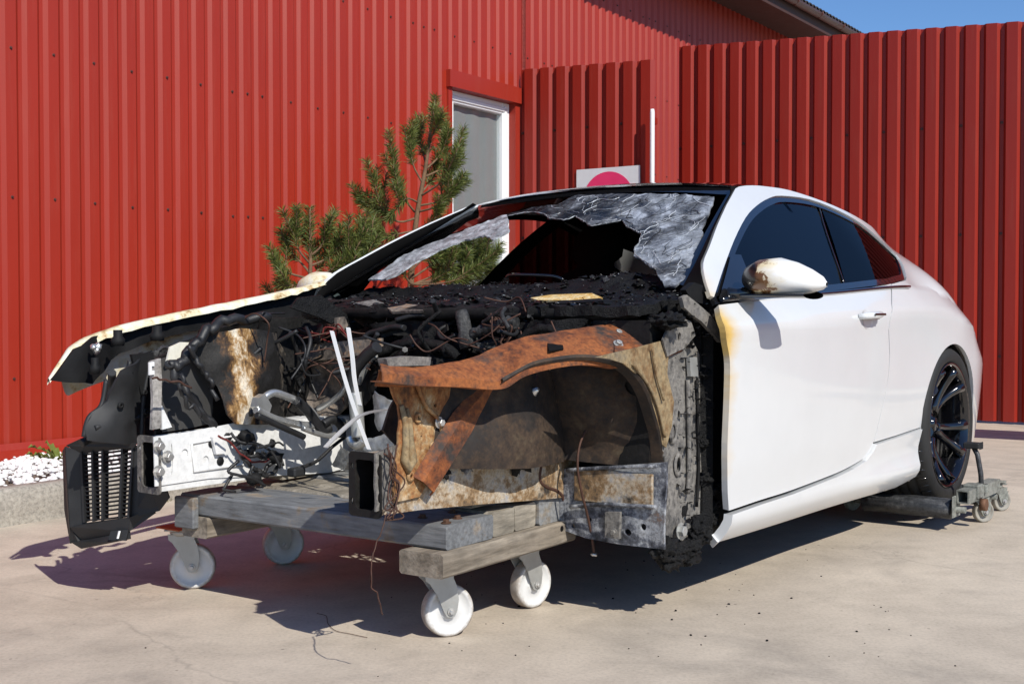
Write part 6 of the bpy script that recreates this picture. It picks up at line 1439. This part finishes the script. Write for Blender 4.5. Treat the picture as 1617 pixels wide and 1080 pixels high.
plank('plank', -.318, -.148, -.52, .528, .2735, .353, M['wood_paint'], 'y', 4)
plank('crossbeam', -.315, .345, .405, .552, .207, .272, M['wood_raw'], 'x', 5)
plank('crossbeam', -.315, .310, -.505, -.39, .207, .272, M['wood_raw'], 'x', 6)
mb = MB(); mb.box((.306, -.52, .235), (.330, -.43, .332), .004); mb.build('end_board', M['wood_side'], cart)
for x0 in (-.28, .0): plank('support_block', x0, x0+.12, .50-.13, .50-.02, .355, .372, M['wood_raw2'], 'x', 8)
mb = MB(); mb.box((-.2, -.46, .355), (.0, -.38, .370)); mb.build('support_block', M['wood_raw2'], cart)
for x, y in ((.24, .40), (.20, .49), (.13, .42), (.27, .505), (-.22, .49), (-.27, .42), (-.30, .50), (-.20, .40)):
    mb = MB(); mb.bolt((x, y, .340 if x > 0 else .354), (.1*rg.uniform(-1, 1), .1*rg.uniform(-1, 1), 1), .009, .009); mb.build('bolt', plain('rusty_bolt', (.10, .05, .03), .8, .3, .3) if 'rb' not in M else M['rb'], cart)
mb = MB(); mb.lathe([(0, 0), (.009, 0)], 12, Matrix.Translation((-.235, .5535, .255)) @ Matrix.Rotation(R(-90), 4, 'X')); mb.build('bolt_hole', M['interior'], cart)
def to_cart(x, y):
    w = Vector(car_world(x, y)); d = w-Vector(car_world(2.585, -.03)); c, s_ = math.cos(CR), math.sin(CR); return (d.x*c+d.y*s_, -d.x*s_+d.y*c)
for (cx, cy), a in (((2.722, .399), 25), ((2.318, .391), 44), ((2.784, -.642), 8), ((2.347, -.694), 25)):
    lx, ly = to_cart(cx, cy); tr = .036; ra = R(a)-CR
    lx -= tr*math.cos(ra); ly -= tr*math.sin(ra)
    caster(cart, (lx, ly, .201), ra, .0735, .042, .201, tr, (M['nylon'], M['zinc'], M['zinc']))
    mb = MB(); mb.box((lx-.06, ly-.055, .2013), (lx+.06, ly+.055, .2067), .001); mb.build('packing_plate', M['orange_plate'], cart)

# ================================================================== wheel skate under the rear wheel
sk_ = empty('wheel_skate', car_world(0, .9), CANG); tag(sk_, 'small grey steel wheel skate with rollers and casters lifting the rear wheel', 'wheel skate')
for x in (.225, -.225):
    mb = MB(); mb.lathe([(0, 0), (.040, 0), (.043, .004), (.043, .37), (.040, .374), (0, .374)], 24, Matrix.Translation((x, .115, .092)) @ Matrix.Rotation(R(90), 4, 'X')); mb.build('roller', M['roller'], sk_)
    mb = MB(); mb.tube([(x, -.30, .092), (x, .17, .092)], .014, 10); mb.build('roller_axle', M['skate'], sk_)
    mb = MB(); mb.box((x-.05, .128, .06), (x+.05, .134, .15), .003); mb.build('roller_bracket', M['skate'], sk_)
mb = MB()
o_ = [(-.03, .105), (.03, .105), (.03, .16), (-.03, .16)]
mb.box((-.22, .135, .118), (.235, .185, .123)); mb.box((-.22, .135, .168), (.235, .185, .173)); mb.box((-.22, .135, .123), (.235, .140, .168)); mb.box((-.22, .180, .123), (.235, .185, .168))
mb.build('square_tube', M['skate'], sk_)
mb = MB(); mb.box((.05, .125, .125), (.13, .195, .185), .006); mb.build('ratchet_block', M['skate'], sk_)
mb = MB(); mb.tube([(.085, .19, .10), (.085, .215, .10)], .026, 16); mb.build('pin', plain('rusty_pin', (.16, .08, .045), .7, .4, .3, 20), sk_)
mb = MB(); mb.tube([(.02, .175, .14), (.018, .170, .22), (.016, .155, .30), (.012, .135, .335)], .011, 8); mb.build('pedal_lever', M['roller'], sk_)
mb = MB(); mb.box((-.022, .10, .325), (.034, .165, .350), .004)
for i in range(4):
    for j in range(3): mb.lathe([(.008, 0), (.006, .003), (.003, .0)], 6, Matrix.Translation((-.012+j*.018, .166, .329+i*.006)) @ Matrix.Rotation(R(-90), 4, 'X'))
mb.build('pedal', M['plastic'], sk_)
mb = MB(); mb.lathe([(.013, 0), (.016, .006), (.013, .012), (.016, .018), (.013, .024), (.016, .03), (.013, .036)], 12, Matrix.Translation((.018, .188, .14))); mb.build('spring', M['skate'], sk_)
for (x, y), a in (((-.074, 1.054), 12), ((-.433, 1.031), 20), ((-.038, .483), 30), ((-.40, .50), 30)):
    lx, ly = x, y-.9
    ra = R(a)-CANG; tr = .028
    caster(sk_, (lx-tr*math.cos(ra), ly-tr*math.sin(ra), .128), ra, .046, .030, .128, tr, (M['skate_wheel'], M['skate'], M['skate']), plate_w=.075)
    mb = MB(); mb.bolt((lx-tr*math.cos(ra), ly-tr*math.sin(ra), .131), (0, 0, 1), .010, .012); mb.build('swivel_nut', M['copper'], sk_)
mb = MB(); mb.beam((.10, .16, .135), (-.03, .155, .137), .035, .012); mb.beam((-.10, .15, .155), (-.30, .14, .150), .035, .012); mb.beam((-.30, .14, .150), (-.44, .135, .133), .035, .012); mb.beam((.0, .15, .150), (-.10, .15, .155), .035, .012); mb.build('outrigger', M['skate'], sk_)
for x in (.225, -.225): pass
mb = MB(); mb.box((-.24, -.42, .10), (.24, -.38, .15), .004); mb.build('inner_bar', M['skate'], sk_)
mb = MB(); mb.lathe([(0, 0), (.036, 0), (.036, .38), (0, .38)], 20, Matrix.Translation((-.225, -.38, .092)) @ Matrix.Rotation(R(90), 4, 'X')); 
# right rear wheel stands on a plain skid of its own
sk2 = empty('wheel_stand', car_world(0, -.86), CANG); tag(sk2, 'low steel wheel stand under the far rear wheel', 'wheel stand')
mb = MB(); mb.prism([(-.32, .0), (.32, .0), (.26, .10), (.16, .13), (.10, .082), (-.10, .082), (-.16, .13), (-.26, .10)], -.12, .12, Matrix(((1, 0, 0, 0), (0, 0, -1, 0), (0, 1, 0, 0), (0, 0, 0, 1)))); mb.build('stand_body', M['skate'], sk2)

# ================================================================== plants
def needles(mb, pts, rng, dens=520, ln=(.050, .078), w=.0022, start=.12):
    P_ = [Vector(p) for p in smooth_poly([tuple(p) for p in pts], 6)]
    Ls = [0]
    for a, b in zip(P_, P_[1:]): Ls.append(Ls[-1]+(b-a).length)
    tot = Ls[-1]; n = int(tot*dens)
    for i in range(n):
        s_ = rng.uniform(start*tot, tot)
        j = max(k for k in range(len(P_)-1) if Ls[k] <= s_ or k == 0); seg = Ls[j+1]-Ls[j] or 1e-6
        p = P_[j].lerp(P_[j+1], (s_-Ls[j])/seg); t_ = (P_[j+1]-P_[j]).normalized()
        u = t_.orthogonal().normalized(); v = t_.cross(u); a = rng.uniform(0, 6.283)
        d = t_*rng.uniform(.45, 1.0)+(u*math.cos(a)+v*math.sin(a))*rng.uniform(.7, 1.05); d.normalize()
        L_ = rng.uniform(*ln)*(1 if s_ < tot*.93 else .85)
        sd = d.cross(Vector((rng.uniform(-1, 1), rng.uniform(-1, 1), rng.uniform(-1, 1)))).normalized()*w
        e = p+d*L_+Vector((0, 0, -.004)); m_ = p+d*L_*.5
        mb.add([p-sd*.6, p+sd*.6, m_+sd, e, m_-sd], [(0, 1, 2, 3, 4)])
def pine(name, label, trunk, branches, base, rng, mat, rb=.022, side_n=3, dens=520):
    o = empty(name, base); tag(o, label, 'pine tree', 'pines in the pebble bed')
    B = Vector(base)
    tr = [Vector(p)-B for p in trunk]
    mb = MB(); n = len(tr); mb.tube(smooth_poly(tr, 5), list(np.linspace(rb, .006, (n-1)*5+1)), 8); mb.build('trunk', M['bark'], o)
    lim = MB(); nd_ = MB()
    needles(nd_, tr[-2:], rng, dens*1.2, start=0.)
    if n > 3: needles(nd_, tr[-3:-1], rng, dens*.6, start=.3)
    for br in branches:
        pts = [Vector(p)-B for p in br]
        lim.tube(smooth_poly(pts, 4), list(np.linspace(.008, .0035, (len(pts)-1)*4+1)), 6)
        needles(nd_, pts, rng, dens, start=.35)
        L_ = (pts[-1]-pts[0]).length
        for k in range(side_n):        # side shoots spread in depth
            t_ = rng.uniform(.35, .8); i = min(len(pts)-2, int(t_*(len(pts)-1))); p = pts[i].lerp(pts[i+1], t_*(len(pts)-1)-i)
            ax = (pts[i+1]-pts[i]).normalized(); l2 = rng.uniform(.25, .5)*L_+.04
            d = (ax*.55+Vector((rng.uniform(-.5, .5), rng.uniform(-1, 1), rng.uniform(.25, .8)))).normalized()
            q = [p, p+d*l2*.5+Vector((0, 0, .01)), p+d*l2+Vector((0, 0, .04))]
            lim.tube(smooth_poly(q, 3), [.004]*7, 5); needles(nd_, q, rng, dens*.9, start=.15)
    lim.build('branches', M['bark'], o)['kind'] = 'stuff'
    c = nd_.build('crown', mat, o); c['kind'] = 'stuff'
    return o
rp_ = random.Random(4)
def dz(L, s_=.16): return [tuple(Vector(p)+Vector((0, 1, 0))*(0 if i == 0 else dd)) for dd in [rp_.uniform(-s_, s_)] for i, p in enumerate(L)]
main_tr = [(-0.73,8.187,0.272),(-0.708,8.2,0.792),(-0.678,8.212,1.311),(-0.643,8.219,1.614),(-0.591,8.226,1.895),(-0.556,8.232,2.155),(-0.526,8.237,2.38)]
main_br = [[(-0.665,8.218,1.549),(-0.764,8.217,1.519),(-0.877,8.218,1.58),(-0.946,8.221,1.666),(-0.989,8.222,1.722)], [(-0.851,8.218,1.562),(-0.903,8.221,1.692),(-0.937,8.224,1.831)], [(-0.868,8.218,1.58),(-0.955,8.219,1.614),(-1.05,8.22,1.657)], [(-0.665,8.219,1.593),(-0.738,8.221,1.692),(-0.781,8.224,1.809),(-0.799,8.229,2.004)], [(-0.643,8.22,1.657),(-0.721,8.221,1.666),(-0.838,8.217,1.519)], [(-0.608,8.223,1.787),(-0.678,8.227,1.926),(-0.695,8.232,2.151)], [(-0.587,8.226,1.908),(-0.626,8.23,2.047),(-0.665,8.233,2.177)],
           [(-0.591,8.226,1.883),(-0.491,8.229,2.004),(-0.435,8.232,2.168)], [(-0.6,8.224,1.831),(-0.47,8.226,1.908),(-0.374,8.229,2.012)], [(-0.626,8.221,1.701),(-0.491,8.223,1.779),(-0.392,8.226,1.908),(-0.34,8.229,2.038)], [(-0.634,8.22,1.636),(-0.504,8.221,1.666),(-0.383,8.222,1.744),(-0.305,8.224,1.809)], [(-0.643,8.219,1.593),(-0.513,8.219,1.623),(-0.418,8.221,1.692),(-0.374,8.223,1.787)], [(-0.565,8.23,2.069),(-0.513,8.232,2.155),(-0.47,8.234,2.242)],
           [(-0.665,8.216,1.463),(-0.773,8.215,1.432),(-0.903,8.214,1.389),(-1.011,8.215,1.432)], [(-0.665,8.216,1.463),(-0.539,8.217,1.528),(-0.47,8.219,1.614)], [(-0.621,8.222,1.722),(-0.556,8.224,1.831),(-0.513,8.227,1.939)], [(-0.678,8.214,1.398),(-0.73,8.21,1.225),(-0.859,8.209,1.181)],
           [(-0.678,8.107,1.092),(-0.507,8.109,1.178),(-0.357,8.112,1.328),(-0.293,8.116,1.469)], [(-0.678,8.107,1.092),(-0.464,8.108,1.135),(-0.272,8.11,1.242),(-0.165,8.114,1.4)], [(-0.678,8.107,1.092),(-0.421,8.107,1.109),(-0.207,8.109,1.199),(-0.079,8.112,1.328)], [(-0.686,8.106,1.05),(-0.507,8.108,1.135),(-0.4,8.11,1.221),(-0.37,8.113,1.34)], [(-0.686,8.106,1.05),(-0.464,8.106,1.071),(-0.25,8.108,1.135),(-0.101,8.11,1.221)], [(-0.686,8.106,1.05),(-0.55,8.107,1.092),(-0.507,8.109,1.199),(-0.464,8.112,1.306)], [(-0.678,8.105,1.007),(-0.378,8.106,1.05),(-0.165,8.107,1.114),(-0.071,8.109,1.178)], [(-0.678,8.107,1.092),(-0.4,8.109,1.178),(-0.242,8.112,1.328),(-0.186,8.116,1.469)], [(-0.678,8.107,1.092),(-0.721,8.109,1.178),(-0.669,8.111,1.285)],
           [(-0.678,8.108,1.135),(-0.507,8.111,1.263),(-0.443,8.113,1.37),(-0.443,8.115,1.434)], [(-0.686,8.105,1.007),(-0.507,8.106,1.041),(-0.314,8.108,1.135),(-0.216,8.11,1.221)], [(-0.686,8.109,1.178),(-0.601,8.111,1.263),(-0.507,8.111,1.272),(-0.421,8.111,1.263)]]
pb = [(-1.046,11.741,0)][0]
b0 = Vector(main_tr[0]); base = (b0.x, b0.y, .115)
main_tr[0] = base
pine('pine_tree', 'taller pine with a long leading shoot in front of the white window', main_tr, [dz(b) for b in main_br], base, rp_, M['needle'], .028, 3, 760)
sm_tr = [(-1.26,7.389,0.334),(-1.256,7.4,0.802),(-1.244,7.408,1.154),(-1.244,7.413,1.349),(-1.248,7.418,1.552)]
sm_br = [[(-1.252,7.408,1.154),(-1.323,7.41,1.232),(-1.381,7.411,1.291),(-1.409,7.413,1.357)], [(-1.252,7.407,1.115),(-1.362,7.408,1.146),(-1.44,7.409,1.201),(-1.471,7.411,1.271)], [(-1.248,7.41,1.252),(-1.186,7.412,1.302),(-1.143,7.414,1.38),(-1.127,7.415,1.447)], [(-1.244,7.409,1.193),(-1.147,7.41,1.24),(-1.088,7.412,1.302),(-1.026,7.414,1.38)], [(-1.252,7.41,1.212),(-1.307,7.411,1.291),(-1.33,7.414,1.38),(-1.338,7.416,1.466)], [(-1.244,7.407,1.115),(-1.127,7.408,1.154),(-1.01,7.41,1.252),(-0.971,7.414,1.38)], [(-1.205,7.407,1.115),(-1.03,7.409,1.193),(-0.932,7.412,1.33),(-0.877,7.414,1.419)], [(-1.252,7.406,1.076),(-1.354,7.406,1.068),(-1.432,7.406,1.076)], [(-1.244,7.406,1.076),(-1.127,7.407,1.115),(-1.049,7.41,1.232)], [(-1.244,7.407,1.115),(-1.186,7.409,1.201),(-1.158,7.411,1.271)], [(-1.244,7.411,1.271),(-1.291,7.413,1.357),(-1.323,7.414,1.419)], [(-1.205,7.406,1.076),(-1.088,7.407,1.095),(-0.971,7.408,1.154),(-0.893,7.41,1.252)], [(-1.244,7.405,1.037),(-1.401,7.404,0.998),(-1.498,7.404,0.99)], [(-1.03,7.409,1.193),(-0.924,7.411,1.291),(-0.854,7.413,1.349)]]
b0 = Vector(sm_tr[0]); base = (b0.x, b0.y, .115); sm_tr[0] = base
pine('pine_tree', 'smaller pine by the red wall beside the right wing mirror', sm_tr, [dz(b, .12) for b in sm_br], base, rp_, M['needle'], .02, 3, 760)
# broad-leaved weed at the foot of the wall
wd = Vector([(-2.399,6.325,0.12)][0]); we = empty('weed', tuple(wd)); tag(we, 'green lobed weed growing from the pebbles beside the air duct', 'plant')
rw2 = random.Random(8)
for i in range(19):
    a = rw2.uniform(0, 6.28); L_ = rw2.uniform(.10, .20); el = rw2.uniform(.25, 1.2); w_ = rw2.uniform(.022, .034)
    d = Vector((math.cos(a), math.sin(a), 0)); sd = Vector((-math.sin(a), math.cos(a), 0)); rows = []
    for k in range(13):
        t_ = k/12; lob = (.55+.45*abs(math.sin(t_*13)))*(math.sin(math.pi*min(1, t_*.93+.05))**.7)
        p = d*(L_*t_*math.cos(el*(1-.5*t_)))+Vector((0, 0, L_*t_*math.sin(el)*(1-.42*t_)))
        hw_ = w_*lob*(.4+.9*t_ if t_ < .6 else 1.1*(1.05-t_)/.5)
        rows.append([p+sd*hw_+Vector((0, 0, .012*math.sin(k*2.))), p+Vector((0, 0, -.006)), p-sd*hw_+Vector((0, 0, .012*math.cos(k*2.3)))])
    mb = MB(); mb.loft(rows); mb.build('leaf', M['weed'], we)
# dry grass and crumbs along the foot of the kerb, small dark specks on the yard
mb = MB(); rgx = random.Random(12); wd_ = Vector((.5745, .8185, 0)); wnn = Vector((.8185, -.5745, 0))
for i in range(420):
    t_ = rgx.uniform(-.2, 1.6); q = WO+wd_*t_+wnn*(kd+abs(rgx.gauss(0, .012))+.004)
    if rgx.random() > .35+.5*noise.noise(Vector((t_*5, 0, 0))): continue
    L_ = rgx.uniform(.008, .03); a = rgx.uniform(0, 6.28); e = Vector((math.cos(a)*L_*.6, math.sin(a)*L_*.6, L_)); sd = Vector((math.sin(a), -math.cos(a), 0))*.0016
    mb.add([q-sd, q+sd, q+e], [(0, 1, 2)])
o = mb.build('kerb_grass', leafmat('dry_kerb_grass', (.16, .14, .05), (.30, .27, .12))); tag(o, 'sparse dry grass along the foot of the kerb', 'grass', kind='stuff')
mb = MB()
for i in range(110):
    p = Vector((rgx.uniform(-1.6, 3.5), rgx.uniform(2.5, 6.5), 0))
    if i < 60: p = Vector((rgx.uniform(-.4, 1.2), rgx.uniform(3.0, 4.4), 0))
    r_ = rgx.choice((.002, .0025, .003, .0045)); blob(mb, p+Vector((0, 0, r_*.5)), (r_, r_*.8, r_*.6), i, 1, .5)
o = mb.build('burnt_crumbs', M['char']); tag(o, 'tiny burnt crumbs scattered over the concrete', 'crumbs', kind='stuff')
mb = MB(); tw = [Vector(p) for p in [(-0.585,3.573,0.003),(-0.552,3.542,0.003),(-0.533,3.455,0.003),(-0.5,3.378,0.003),(-0.456,3.345,0.003),(-0.401,3.305,0.003)]]; mb.tube(smooth_poly(tw, 5), .0009, 5); o = mb.build('fallen_wire', M['copper']); tag(o, 'short thin wire lying on the concrete in front of the trolley', 'wire')
